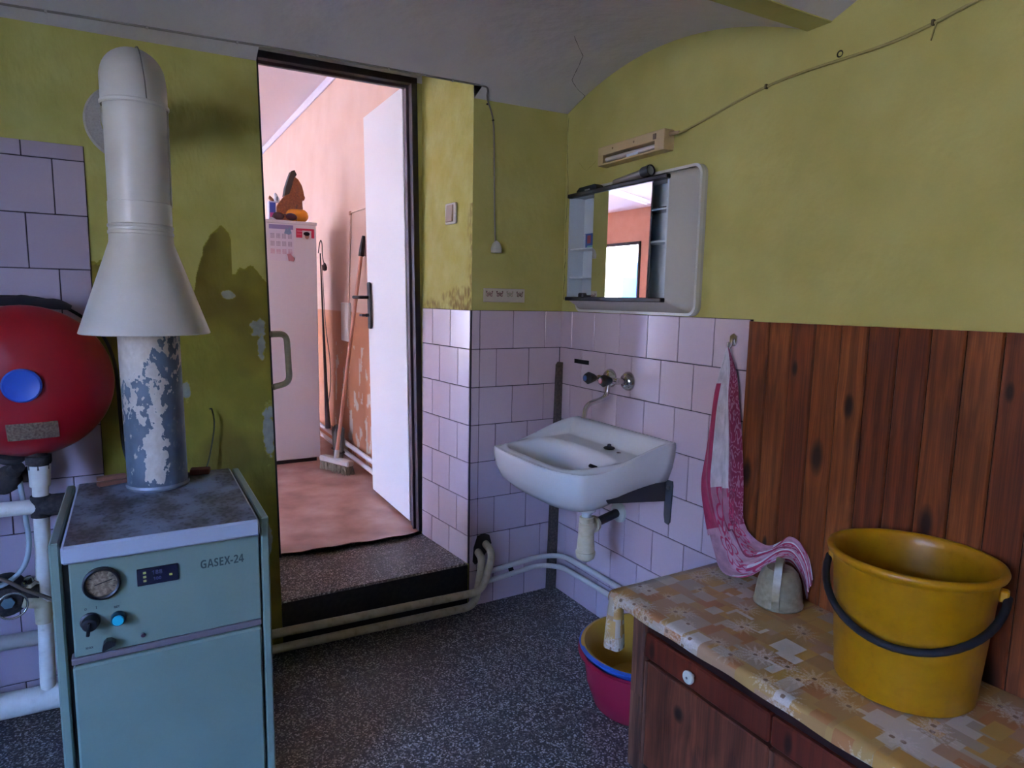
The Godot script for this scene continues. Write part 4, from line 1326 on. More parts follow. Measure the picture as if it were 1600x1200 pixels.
# ---------------------------------------------------------------- washbasin
func build_sink() -> void:
	var zc := 0.430
	var W := 0.555
	var D := 0.425
	var t := thing("washbasin", "white ceramic washbasin hung on the lilac tiles", "washbasin", V(0, 0.56, zc))
	var rimy := func(q: float) -> float:
		return lerpf(0.79, 0.712, smoothstep(0.0, 1.0, clampf(q * 1.15, 0, 1)))
	var plan := func(s: float, q: float) -> Vector3:          # s -1..1 along the wall, q 0 wall .. 1 front
		var ds := pow(absf(s), 3.5)
		var d := D * (1.0 - (0.04 if s < 0.0 else 0.15) * ds * q)
		var w := W * (1.0 - 0.11 * pow(q, 2.5))
		return V(-0.008 - d * q, 0, zc + s * w / 2.0)
	var topf := func(s: float, q: float) -> float:
		var r: float = rimy.call(q)
		var es := absf(s)
		var side := smoothstep(0.84, 0.96, es)
		var front := smoothstep(0.90, 0.97, q)
		var back := 1.0 - smoothstep(0.07, 0.19, q)
		var rim := maxf(maxf(side, front), back)
		var ledge := 0.736 - 0.012 * q
		var bq := 0.40 + 0.13 * s * s
		var b := smoothstep(bq - 0.02, bq + 0.16, q) * (1.0 - smoothstep(0.80, 0.93, q)) * (1.0 - smoothstep(0.52, 0.84, es))
		b = pow(b, 0.75)
		return lerpf(ledge - 0.135 * b, r, rim)
	var m := MB.new()
	m.grid(56, 44, func(u: float, w: float) -> Vector3:
		var s := u * 2.0 - 1.0
		var p: Vector3 = plan.call(s, w)
		p.y = topf.call(s, w)
		return p, true)
	# underside as rings that shrink towards the waste
	var loop := []
	for i in 14:
		loop.append(Vector2(-1, i / 14.0))
	for i in 28:
		loop.append(Vector2(-1.0 + 2.0 * i / 28.0, 1))
	for i in 14:
		loop.append(Vector2(1, 1.0 - i / 14.0))
	for i in 28:
		loop.append(Vector2(1.0 - 2.0 * i / 28.0, 0))
	loop.append(loop[0])
	var rings := [[1.0, 0.0], [1.008, 0.012], [1.0, 0.035], [0.97, 0.07], [0.90, 0.105], [0.77, 0.135], [0.56, 0.155], [0.32, 0.165], [0.08, 0.168]]
	var c0 := V(-0.215, 0, zc)
	m.grid(loop.size() - 1, rings.size() - 1, func(u: float, w: float) -> Vector3:
		var q: Vector2 = loop[int(round(u * (loop.size() - 1)))]
		var rg: Array = rings[int(round(w * (rings.size() - 1)))]
		var p: Vector3 = plan.call(q.x, q.y)
		var y: float = rimy.call(q.y)
		var p2: Vector3 = c0 + (p - c0) * rg[0]
		if q.y < 0.001 and rg[1] < 0.11:
			p2.x = p.x
		p2.x = minf(p2.x, -0.006)
		p2.y = y - rg[1] * (1.0 if q.y > 0.5 else lerpf(1.15, 1.0, q.y * 2.0))
		p2.y = lerpf(p2.y, 0.561, pow(1.0 - clampf((rg[0] - 0.08) / 0.9, 0, 1), 0.8))
		return p2, true)
	var bs := obj("basin", m, M.ceramic, t)
	m = MB.new().box(V(-0.2165, 0.690, zc + 0.10), V(0.012, 0.009, 0.040), 0.002, rot(V(0, 0, 1), 38))
	obj("overflow_slot", m, M.black, bs)
	# limescale and dirt on the ledge
	m = MB.new().lathe([Vector2(0.019, 0), Vector2(0.021, 0.003), Vector2(0.018, 0.006), Vector2(0.008, 0.008), Vector2(0.0065, 0.016), Vector2(0, 0.018)], 20, at_xf(V(-0.112, 0.7335, zc + 0.055)))
	one("plug", m, M.rubber, "black rubber plug lying on the ledge of the washbasin", "plug", V(-0.112, 0.7335, zc + 0.055))
	m = MB.new().lathe([Vector2(0.008, 0), Vector2(0.009, 0.002), Vector2(0.006, 0.004), Vector2(0, 0.005)], 14, at_xf(V(-0.125, 0.7335, zc + 0.125)))
	obj("hole_cover", m, M.chrome, t)
	obj("waste_neck", MB.new().lathe([Vector2(0.02, 0.530), Vector2(0.026, 0.536), Vector2(0.031, 0.538), Vector2(0.031, 0.557), Vector2(0.026, 0.566)], 24, at_xf(V(-0.24, 0, 0.535))), M.ceramic, t)
	# brackets
	var iron := mat(hexc("4c4a4c"), 0.5, 0.5)
	for z in [0.672, 0.215]:
		m = MB.new()
		m.prism(PackedVector2Array([Vector2(-0.27, 0.618), Vector2(-0.008, 0.655), Vector2(-0.008, 0.578), Vector2(-0.26, 0.605)]), z - 0.002, z + 0.002)
		var br := obj("bracket", m, iron, t)
		m = MB.new()
		m.prism(PackedVector2Array([Vector2(0.0, 0.655), Vector2(0.034, 0.655), Vector2(0.036, 0.64), Vector2(0.031, 0.51), Vector2(0.022, 0.50), Vector2(0.006, 0.503), Vector2(0, 0.53)]), 0.0, 0.004, at_xf(V(-0.0075, 0, z - 0.002), Basis(V(0, 0, 1), V(0, 1, 0), V(-1, 0, 0))))
		obj("bracket_foot", m, mat(hexc("56595d"), 0.45, 0.5), br)
		m = MB.new().lathe([Vector2(0.009, 0.0), Vector2(0.009, 0.004), Vector2(0, 0.006)], 6, along(V(-0.0115, 0.63, z + 0.016), V(-1, 0, 0)))
		obj("bolt", m, M.steel, br)
	# bottle trap
	var tr := thing("bottle_trap", "yellowed white plastic bottle trap with a black wall pipe under the washbasin", "trap", V(-0.24, 0.37, 0.535))
	var cx := V(-0.24, 0, 0.535)
	var yel := tri_mat(ntex(noise(0.02, 181, 3), ramp([[0.0, hexc("c9b990")], [1.0, hexc("ded2b4")]])), 0.3, 0.4)
	obj("tail_piece", MB.new().lathe([Vector2(0.017, 0.50), Vector2(0.017, 0.535)], 20, at_xf(cx)), mat(hexc("d6d6cf"), 0.4), tr)
	obj("top_nut", MB.new().lathe([Vector2(0.023, 0.496), Vector2(0.025, 0.498), Vector2(0.025, 0.515), Vector2(0.022, 0.517), Vector2(0.018, 0.517)], 20, at_xf(cx)), yel, tr)
	obj("bottle", MB.new().lathe([Vector2(0.031, 0.385), Vector2(0.0315, 0.395), Vector2(0.0275, 0.45), Vector2(0.0265, 0.497), Vector2(0.02, 0.499)], 28, at_xf(cx)), yel, tr)
	obj("cup", MB.new().lathe([Vector2(0, 0.358), Vector2(0.019, 0.36), Vector2(0.031, 0.37), Vector2(0.0345, 0.384), Vector2(0.0345, 0.392), Vector2(0.031, 0.394)], 28, at_xf(cx)), yel, tr)
	var dir := V(0.24, -0.012, -0.11).normalized()
	var p0 := cx + V(0, 0.478, 0)
	obj("outlet", MB.new().tube([p0, p0 + dir * 0.04], 0.022, 18).tube([p0 + dir * 0.04, p0 + dir * 0.056], 0.030, 18), yel, tr)
	obj("wall_pipe", MB.new().tube([p0 + dir * 0.05, p0 + dir * 0.24], 0.016, 18), M.black, tr)
	var pe := p0 + dir * 0.252
	obj("rosette", MB.new().lathe([Vector2(0.040, 0), Vector2(0.038, 0.008), Vector2(0.026, 0.018), Vector2(0.016, 0.022)], 28, along(V(-0.007, pe.y, pe.z), V(-1, 0, 0))), mat(hexc("ccd8d2"), 0.4), tr)
	# tap
	var tp := thing("wall_tap", "chrome wall mixer tap with black blue and red marked knobs above the washbasin", "tap", V(0, 0.97, 0.40))
	var za := 0.348
	var zb := 0.452
	for k in 2:
		var z: float = [za, zb][k]
		obj("rosette", MB.new().lathe([Vector2(0.036, 0), Vector2(0.0355, 0.005), Vector2(0.027, 0.018), Vector2(0.017, 0.024), Vector2(0.012, 0.025)], 28, along(V(-0.007, 0.968, z), V(-1, 0, 0))), M.chrome, tp)
		obj("union", MB.new().tube([V(-0.02, 0.968, z), V(-0.058, 0.970, lerpf(z, 0.40, 0.05))], 0.0105, 16), M.chrome, tp)
	obj("body", MB.new().tube([V(-0.058, 0.970, za - 0.006), V(-0.058, 0.970, zb + 0.006)], 0.0125, 18), M.chrome, tp)
	for k in 2:
		var z: float = [za, zb - 0.012][k]
		obj("spindle", MB.new().tube([V(-0.058, 0.970, z), V(-0.082, 0.972, z)], 0.0085, 14), M.chrome, tp)
		var kn := obj("knob", MB.new().lathe([Vector2(0.011, 0.0), Vector2(0.0145, 0.006), Vector2(0.0225, 0.028), Vector2(0.023, 0.035), Vector2(0.0145, 0.047), Vector2(0, 0.0475)], 8, along(V(-0.080, 0.972, z), V(-1, 0.02, 0))), M.black, tp)
		obj("colour_disc", MB.new().lathe([Vector2(0.0105, 0.0473), Vector2(0.0095, 0.0492), Vector2(0, 0.0497)], 18, along(V(-0.080, 0.972, z), V(-1, 0.02, 0))), mat([hexc("3a5f9a"), hexc("b02a2a")][k], 0.3), kn)
	obj("spout", MB.new().tube(spline(fillet([V(-0.06, 0.965, 0.40), V(-0.062, 0.905, 0.40), V(-0.155, 0.882, 0.398), V(-0.172, 0.834, 0.408)], 0.03, 5), 3), 0.0094, 14), M.chrome, tp)
	one("black_sticker", MB.new().box(V(-0.0078, 1.0125, 0.160), V(0.0012, 0.017, 0.098), 0.0003), M.black, "small black rectangular sticker on the tiles left of the tap", "sticker", V(-0.0075, 1.0125, 0.16))

# ---------------------------------------------------------------- mirror cabinet
func build_mirror_cabinet() -> void:
	var t := thing("mirror_cabinet", "grey white plastic mirror cabinet with a sliding mirror on the yellow wall", "cabinet", V(0, 1.45, 0.45))
	var pl := mat(hexc("bdb7ab"), 0.35)
	var inn := mat(hexc("c6cdd0"), 0.35)
	var side := Basis(V(0, 0, 1), V(0, 1, 0), V(-1, 0, 0))     # plan x -> world z, plan z -> world -x
	var cz := 0.452
	var cy := 1.452
	# backplate with a raised rounded rim
	obj("backplate", MB.new().prism(rrect(0.652, 0.476, 0.035), 0.001, 0.012, at_xf(V(0, cy, cz), side)), pl, t)
	var i1 := rrect(0.634, 0.458, 0.028, 6)
	var i2 := rrect(0.546, 0.394, 0.008, 6)
	var slope := MB.new()
	slope.g = 1
	for i in i1.size():
		var j := (i + 1) % i1.size()
		var sf := at_xf(V(0, cy, cz), side)
		var sh := Vector2(0.429 - cz, 1.457 - cy)
		slope.quad(sf * V(i1[i].x, i1[i].y, 0.014), sf * V(i1[j].x, i1[j].y, 0.014), sf * V(i2[j].x + sh.x, i2[j].y + sh.y, 0.088), sf * V(i2[i].x + sh.x, i2[i].y + sh.y, 0.088))
	obj("sloping_surround", slope, pl, t)
	var ring := MB.new()
	var o1 := rrect(0.652, 0.476, 0.035, 6)
	var o2 := rrect(0.634, 0.458, 0.028, 6)
	var n := o1.size()
	for i in n:
		var j := (i + 1) % n
		var f := func(p: Vector2, d: float) -> Vector3: return at_xf(V(0, cy, cz), side) * V(p.x, p.y, d)
		ring.quad(f.call(o1[i], 0.012), f.call(o1[j], 0.012), f.call(o1[j], 0.026), f.call(o1[i], 0.026))
		ring.quad(f.call(o1[i], 0.026), f.call(o1[j], 0.026), f.call(o2[j], 0.026), f.call(o2[i], 0.026))
		ring.quad(f.call(o2[i], 0.026), f.call(o2[j], 0.026), f.call(o2[j], 0.012), f.call(o2[i], 0.012))
	obj("rim", ring, mat(hexc("cbc6bb"), 0.3), t)
	# open box of compartments
	var z0 := 0.158
	var z1 := 0.700
	var ya := 1.262
	var yb := 1.652
	var xd := -0.088
	var w := 0.004
	var m := MB.new()
	m.bx(V(xd, ya, z0), V(-0.014, ya + w, z1))
	m.bx(V(xd, yb - w, z0), V(-0.014, yb, z1))
	m.bx(V(xd, ya, z0), V(-0.014, yb, z0 + w))
	m.bx(V(xd, ya, z1 - 0.009), V(-0.014, yb, z1), 0.002)
	m.bx(V(-0.018, ya, z0), V(-0.0135, yb, z1))
	obj("box", m, inn, t)
	for s in [[1.452, z0, 0.34], [1.345, z0, 0.34], [1.452, 0.52, z1], [1.555, 0.52, z1]]:
		obj("shelf", MB.new().bx(V(xd + 0.006, s[0] - 0.003, s[1] + w), V(-0.018, s[0] + 0.003, s[2] - 0.006), 0.001), inn, t)
	for z in [0.34, 0.52]:
		obj("divider", MB.new().bx(V(xd + 0.008, ya + w, z - 0.002), V(-0.018, yb - w, z + 0.002)), inn, t)
	for y in [yb - 0.002, ya + 0.002]:
		obj("rail", MB.new().bx(V(-0.108, y - 0.0075, z0 + 0.012), V(-0.086, y + 0.0075, z1 + 0.006), 0.003), M.black, t)
	var mir := mat(hexc("f2f4f4"), 0.01, 1.0, 0.5)
	obj("mirror", MB.new().bx(V(-0.1005, ya + 0.005, 0.330), V(-0.0955, yb - 0.005, 0.638)), mir, t)
	# what is kept in and on it
	var pk := thing("soap_packet", "small blue packet with a red mark in the left compartment of the mirror cabinet", "packet", V(-0.045, 1.455, 0.245))
	obj("carton", MB.new().box(V(-0.045, 1.483, 0.245), V(0.022, 0.055, 0.058), 0.002), mat(hexc("3f5f9e"), 0.4), pk)
	obj("label_panel", MB.new().box(V(-0.0565, 1.488, 0.248), V(0.001, 0.03, 0.022), 0.0003), mat(hexc("a04a52"), 0.4), pk)
	obj("border", MB.new().box(V(-0.0563, 1.483, 0.221), V(0.001, 0.05, 0.008), 0.0003), mat(hexc("ccd2d8"), 0.4), pk)
	one("green_soap", MB.new().box(V(-0.05, 1.4595, 0.275), V(0.03, 0.009, 0.06), 0.003), mat(hexc("6fa8a0"), 0.4), "flat pale green soap bar in the left compartment of the mirror cabinet", "soap", V(-0.05, 1.455, 0.275))
	one("black_clip", MB.new().box(V(-0.055, 1.2765, 0.215), V(0.024, 0.021, 0.03), 0.004).tube([V(-0.055, 1.273, 0.228), V(-0.055, 1.273, 0.285)], 0.006, 10), M.black, "small black clip on the bottom left shelf of the mirror cabinet", "clip", V(-0.055, 1.267, 0.23))
	var gl := StandardMaterial3D.new()
	gl.transparency = BaseMaterial3D.TRANSPARENCY_ALPHA
	gl.albedo_color = Color(0.9, 0.96, 0.97, 0.25)
	gl.roughness = 0.05
	one("drinking_glass", MB.new().lathe([Vector2(0, 1.268), Vector2(0.02, 1.268), Vector2(0.023, 1.33), Vector2(0.0215, 1.33), Vector2(0.0185, 1.272), Vector2(0, 1.272)], 20, at_xf(V(-0.048, 0, 0.302))), gl, "small clear glass on the bottom left shelf of the mirror cabinet", "glass", V(-0.048, 1.267, 0.302))
	one("dark_box", MB.new().box(V(-0.05, 1.561, 0.66), V(0.04, 0.006, 0.05), 0.001), mat(hexc("25282e"), 0.5), "flat dark box on the upper right shelf of the mirror cabinet", "box", V(-0.05, 1.558, 0.66))
	# torch and razor case on top
	var f := thing("torch", "grey torch with a black head lying on top of the mirror cabinet", "torch", V(-0.05, 1.653, 0.47))
	var ax := along(V(-0.052, 1.676, 0.385), V(0.0, 0.09, 1))
	obj("barrel", MB.new().lathe([Vector2(0, 0), Vector2(0.012, 0), Vector2(0.0125, 0.005), Vector2(0.0125, 0.13), Vector2(0.016, 0.15)], 20, ax), mat(hexc("8a8378"), 0.4, 0.3), f)
	obj("head", MB.new().lathe([Vector2(0.016, 0.148), Vector2(0.0185, 0.152), Vector2(0.0185, 0.188), Vector2(0.0165, 0.189), Vector2(0.0155, 0.183)], 24, ax), M.black, f)
	obj("lens", MB.new().lathe([Vector2(0.016, 0.182), Vector2(0.016, 0.1835), Vector2(0, 0.184)], 24, ax), mat(hexc("a7aaa0"), 0.15), f)
	var rz := thing("shaver", "flat black shaver case on the left end of the mirror cabinet top", "shaver", V(-0.06, 1.653, 0.24))
	obj("case", MB.new().prism(PackedVector2Array([Vector2(-0.06, 0), Vector2(0.06, 0), Vector2(0.064, 0.012), Vector2(0.05, 0.026), Vector2(-0.045, 0.024), Vector2(-0.062, 0.012)]), 0.04, 0.075, at_xf(V(0, 1.6575, 0.245), side)), M.black, rz)
	obj("slide", MB.new().box(V(-0.0758, 1.668, 0.252), V(0.002, 0.006, 0.03), 0.0006), mat(hexc("9a9896"), 0.3, 0.5), rz)

# ---------------------------------------------------------------- things on the walls
func build_wall_bits() -> void:
	# fluorescent wall lamp, switched off
	var t := thing("wall_lamp", "yellowed fluorescent wall lamp above the mirror cabinet, switched off", "lamp", V(0, 1.785, 0.45))
	var tan := mat(hexc("c4a878"), 0.45)
	var y0 := 1.752
	var y1 := 1.818
	var z0 := 0.27
	var z1 := 0.62
	var xf := -0.045
	var m := MB.new()
	m.bx(V(xf, 1.787, z0), V(0, y1, z1), 0.002)
	m.bx(V(xf, y0, z0), V(0, 1.759, z1), 0.002)
	m.bx(V(xf, 1.757, z0), V(0, 1.789, z0 + 0.03), 0.001)
	m.bx(V(xf, 1.757, z1 - 0.045), V(0, 1.789, z1), 0.001)
	obj("housing", m, tan, t)
	obj("reflector", MB.new().bx(V(-0.012, 1.759, z0 + 0.03), V(-0.004, 1.787, z1 - 0.045)), mat(hexc("b09a86"), 0.3, 0.4), t)
	obj("tube", MB.new().tube([V(-0.028, 1.773, z0 + 0.032), V(-0.028, 1.773, z1 - 0.047)], 0.0085, 14), mat(hexc("cdbfb6"), 0.2), t)
	obj("rating_label", MB.new().box(V(-0.0375, 1.765, 0.455), V(0.001, 0.010, 0.06), 0.0002), mat(hexc("cfd6e0"), 0.4), t)
	obj("pull_switch", MB.new().box(V(xf - 0.001, 1.80, z1 - 0.045), V(0.004, 0.018, 0.014), 0.001), mat(hexc("6d5740"), 0.5), t)
	for z in [0.355, 0.47]:
		obj("screw", MB.new().lathe([Vector2(0.004, 0), Vector2(0.003, 0.002), Vector2(0, 0.0022)], 10, along(V(xf, 1.803, z), V(-1, 0, 0))), mat(hexc("8d7448"), 0.5), t)
	# its cable over the yellow wall
	var c := thing("lamp_cable", "painted-over cable sagging up the right wall from the wall lamp", "cable", V(0, 1.8, 0.65))
	var cy := mat(hexc("a3955a"), 0.8)
	obj("wire", MB.new().tube(spline([V(-0.02, 1.803, 0.615), V(-0.012, 1.801, 0.66), V(-0.006, 1.813, 0.72), V(-0.004, 1.829, 0.798), V(-0.004, 1.848, 0.893), V(-0.005, 1.862, 1.0), V(-0.006, 1.867, 1.12), V(-0.006, 1.869, 1.336), V(-0.006, 1.897, 1.507), V(-0.006, 1.93, 1.66), V(-0.006, 1.99, 1.9)]), 0.0038, 8), cy, c)
	obj("plug_sleeve", MB.new().tube([V(-0.022, 1.803, 0.612), V(-0.013, 1.802, 0.655)], [0.007, 0.005], 10), mat(hexc("a98e72"), 0.5), c)
	for p in [V(-0.006, 1.86, 0.98), V(-0.006, 1.882, 1.42)]:
		obj("clip", MB.new().box(p, V(0.01, 0.012, 0.006), 0.001), mat(hexc("5a4f30"), 0.8), c)
	obj("loose_end", MB.new().tube(spline([V(-0.006, 1.886, 1.43), V(-0.008, 1.87, 1.425), V(-0.006, 1.845, 1.418)]), 0.002, 6), cy, c)
	# cable along the vault over the door, down to a pull-cord end
	var k := thing("ceiling_cable", "thin clipped cable along the vault over the door, running down the back wall", "cable", V(-0.34, 1.45, 0.01))
	var path := []
	for i in 16:
		var x := lerpf(-2.2, -0.43, i / 15.0)
		var z := lerpf(0.05, 0.074, clampf((x + 1.9) / 0.8, 0, 1))
		path.append(V(x, vault(x, z) - 0.003, z))
	path.append(V(-0.400, 2.018, 0.06))
	path.append(V(-0.380, 2.000, 0.02))
	path.append(V(-0.352, 1.955, 0.005))
	path.append(V(-0.342, 1.90, 0.005))
	path.append(V(-0.339, 1.786, 0.006))
	path.append(V(-0.334, 1.60, 0.006))
	path.append(V(-0.330, 1.475, 0.008))
	obj("wire", MB.new().tube(spline(path, 4), 0.0033, 8), mat(hexc("8b8178"), 0.8), k)
	for i in range(2, 16, 2):
		var p: Vector3 = path[i]
		obj("clip", MB.new().box(p + V(0, -0.001, 0.002), V(0.006, 0.008, 0.009), 0.001), mat(hexc("b3a89e"), 0.7), k)
	for p in [V(-0.37, 1.985, 0.004), V(-0.345, 1.93, 0.004)]:
		obj("clip", MB.new().box(p, V(0.007, 0.006, 0.008), 0.001), mat(hexc("3a3320"), 0.7), k)
	obj("cord_end", MB.new().lathe([Vector2(0, 1.434), Vector2(0.021, 1.436), Vector2(0.022, 1.452), Vector2(0.016, 1.47), Vector2(0.008, 1.478), Vector2(0, 1.482)], 20, at_xf(V(-0.330, 0, 0.018))), mat(hexc("b9b3a6"), 0.45), k)
	# light switch in the reveal
	var sd := V(-sin(deg_to_rad(5.0)), 0, -cos(deg_to_rad(5.0)))
	var nr := V(-cos(deg_to_rad(5.0)), 0, sin(deg_to_rad(5.0)))
	var bb := Basis(nr, Vector3.UP, nr.cross(Vector3.UP))
	var sp := V(RX, 1.592, 0) + sd * 0.155
	var s := thing("light_switch", "square beige rocker light switch in the door recess", "switch", sp)
	obj("frame", MB.new().box(sp + nr * 0.005, V(0.010, 0.082, 0.082), 0.003, bb), mat(hexc("cfc6b4"), 0.4), s)
	obj("rocker", MB.new().box(sp + nr * 0.012, V(0.008, 0.066, 0.05), 0.002, bb * rot(V(0, 0, 1), 4)), mat(hexc("a98a6c"), 0.4), s)
	# butterfly tile
	var bt := thing("butterfly_plaque", "small cream plaque with four painted butterflies above the lilac tiles", "plaque", V(-0.283, 1.272, 0.0))
	obj("slab", MB.new().box(V(-0.283, 1.272, 0.004), V(0.186, 0.054, 0.008), 0.0015), mat(hexc("b9ab98"), 0.4), bt)
	for i in 4:
		var col: Color = [hexc("6e4a44"), hexc("5a2a28"), hexc("8a8266"), hexc("5c4030")][i]
		var mm := MB.new()
		var cx := V(-0.352 + 0.046 * i, 1.277, 0.0083)
		for sgn in [-1, 1]:
			mm.prism(PackedVector2Array([Vector2(0.0005 * sgn, 0.001), Vector2(0.012 * sgn, 0.012), Vector2(0.016 * sgn, 0.010), Vector2(0.013 * sgn, 0.001)]), 0, 0.0006, at_xf(cx))
			mm.prism(PackedVector2Array([Vector2(0.0005 * sgn, -0.001), Vector2(0.012 * sgn, -0.001), Vector2(0.013 * sgn, -0.009), Vector2(0.006 * sgn, -0.011)]), 0, 0.0006, at_xf(cx))
		mm.box(cx + V(0, 0, 0.0004), V(0.002, 0.018, 0.0008))
		obj("butterfly", mm, mat(col, 0.5), bt)
		mm = MB.new()
		for sgn in [-1, 1]:
			mm.box(cx + V(0.009 * sgn, 0.006, 0.0006), V(0.005, 0.004, 0.0006))
			mm.box(cx + V(0.008 * sgn, -0.005, 0.0006), V(0.004, 0.004, 0.0006))
		obj("wing_spot", mm, mat(hexc("c9a89c"), 0.5), bt)
	# towel hook
	var hk := thing("towel_hook", "small chrome adhesive hook on the lilac tiles left of the panelling", "hook", V(-0.007, 1.145, 0.925))
	obj("hook_plate", MB.new().prism(PackedVector2Array([Vector2(-0.013, 0.0), Vector2(-0.013, 0.018), Vector2(0, 0.026), Vector2(0.013, 0.018), Vector2(0.013, 0.0), Vector2(0.006, -0.012), Vector2(-0.006, -0.012)]), 0, 0.004, at_xf(V(-0.007, 1.143, 0.925), Basis(V(0, 0, 1), V(0, 1, 0), V(-1, 0, 0)))), M.chrome, hk)
	obj("hook_arm", MB.new().tube(spline([V(-0.01, 1.152, 0.925), V(-0.018, 1.132, 0.925), V(-0.026, 1.124, 0.925), V(-0.032, 1.13, 0.925), V(-0.033, 1.142, 0.925)]), 0.0032, 10), M.chrome, hk)

# ---------------------------------------------------------------- towel
func towel_tex() -> ImageTexture:
	var W := 256
	var H := 640
	var pink := hexc("b8365e")
	var white := hexc("d9cfd2")
	var mauve := hexc("b4788c")
	var n := noise(0.03, 191, 3)
	var fl := [[90, 320, 40], [180, 390, 34], [70, 440, 44], [170, 500, 40], [110, 250, 34], [200, 290, 30], [60, 560, 40], [190, 590, 36], [200, 200, 28]]
	return img_tex(W, H, func(ix: int, iy: int) -> Color:
		var u := ix / float(W)
		var v := iy / float(H)
		var a := n.get_noise_2d(ix, iy)
		var c := white
		if v < 0.43:
			# folded hem: pink strip left, white middle, dark pink right
			if u < 0.26 and v > 0.12:
				c = hexc("b23a5e")
			elif u > 0.72:
				c = hexc("8e2e50") if fposmod(v * 40.0 + a * 2.0, 1.0) < 0.7 else hexc("b4788c")
			elif v > 0.30 and u >= 0.26:
				c = white if v < 0.335 else mauve
		else:
			c = hexc("c496a4") if u < 0.6 else hexc("b98696")
		if v >= 0.335 and not (u < 0.26 and v < 0.43):
			for f in fl:
				var d := Vector2(ix - f[0], (iy - f[1]) * 0.62)
				var r := d.length()
				var R: float = f[2]
				if r < R:
					var pet := absf(cos(d.angle() * 4.0 + f[0]))
					if absf(r - R * (0.55 + 0.4 * pet)) < 3.0 or absf(r - R * 0.3) < 2.5 or r < 4.0:
						c = pink
			if absf(u - 0.62 - 0.05 * sin(v * 30.0)) < 0.02:
				c = hexc("8e2e50")
			if v > 0.62:
				var st := fposmod(u * 3.2 + 0.25 * sin(v * 14.0), 1.0)
				if st < 0.18:
					c = pink
				elif st < 0.36:
					c = white
		return c.lerp(c.darkened(0.12), clampf(0.5 + a, 0, 1)))

func build_towel() -> void:
	var L := [V(-0.030, 1.126, 0.920), V(-0.030, 1.06, 0.905), V(-0.034, 0.95, 0.889), V(-0.038, 0.80, 0.877), V(-0.038, 0.69, 0.870), V(-0.045, 0.58, 0.908), V(-0.07, 0.512, 0.962), V(-0.11, 0.474, 1.035), V(-0.085, 0.478, 1.09), V(-0.043, 0.53, 1.14), V(-0.040, 0.555, 1.195), V(-0.040, 0.525, 1.232), V(-0.040, 0.475, 1.252)]
	var R := [V(-0.030, 1.126, 0.929), V(-0.030, 1.06, 0.960), V(-0.034, 0.97, 0.976), V(-0.034, 0.84, 0.996), V(-0.036, 0.72, 1.012), V(-0.040, 0.625, 1.025), V(-0.034, 0.585, 1.06), V(-0.030, 0.575, 1.11), V(-0.028, 0.60, 1.15), V(-0.028, 0.622, 1.178), V(-0.028, 0.618, 1.208), V(-0.028, 0.585, 1.24), V(-0.028, 0.53, 1.258)]
	var ls := spline(L, 8)
	var rs := spline(R, 8)
	var n := ls.size()
	var fold := func(u: float, w: float) -> Vector3:
		var k := clampi(int(round((1.0 - w) * (n - 1))), 0, n - 1)
		var v := 1.0 - w
		var p: Vector3 = ls[k].lerp(rs[k], u)
		var amp := 0.011 * smoothstep(0.0, 0.15, v) * (1.0 - 0.75 * smoothstep(0.62, 0.75, v))
		var out := V(-1, 0, 0) if v < 0.45 else V(-0.75, 0.65, 0)
		var f := amp * (sin(u * 9.0 + v * 4.0) + 0.5 * sin(u * 19.0 - v * 9.0))
		f += 0.012 * smoothstep(0.02, 0.2, v) * exp(-pow((u - 0.25) / 0.1, 2.0)) * (1.0 - smoothstep(0.3, 0.5, v))
		return p + out * (f + 0.004)
	var m := MB.new()
	m.grid(48, n - 1, fold)
	m.grid(48, n - 1, func(u: float, w: float) -> Vector3: return fold.call(u, w) + V(0.0025, -0.001, 0), true, 2)
	var mt := with_norm(uv_mat(towel_tex(), 0.95), nnorm(noise(0.3, 7, 2), 3.0, 256), 0.4)
	mt.rim_enabled = true
	mt.rim = 0.3
	var t := thing("towel", "pink and white patterned terry towel hanging from the hook onto the oilcloth", "towel", V(-0.03, 0.47, 0.95))
	obj("cloth", m, mt, t)
	obj("hanging_loop", MB.new().tube(spline([V(-0.030, 1.122, 0.922), V(-0.027, 1.14, 0.923), V(-0.027, 1.14, 0.927), V(-0.030, 1.122, 0.928)]), 0.0018, 6), mat(hexc("b0a8a4"), 0.9), t)

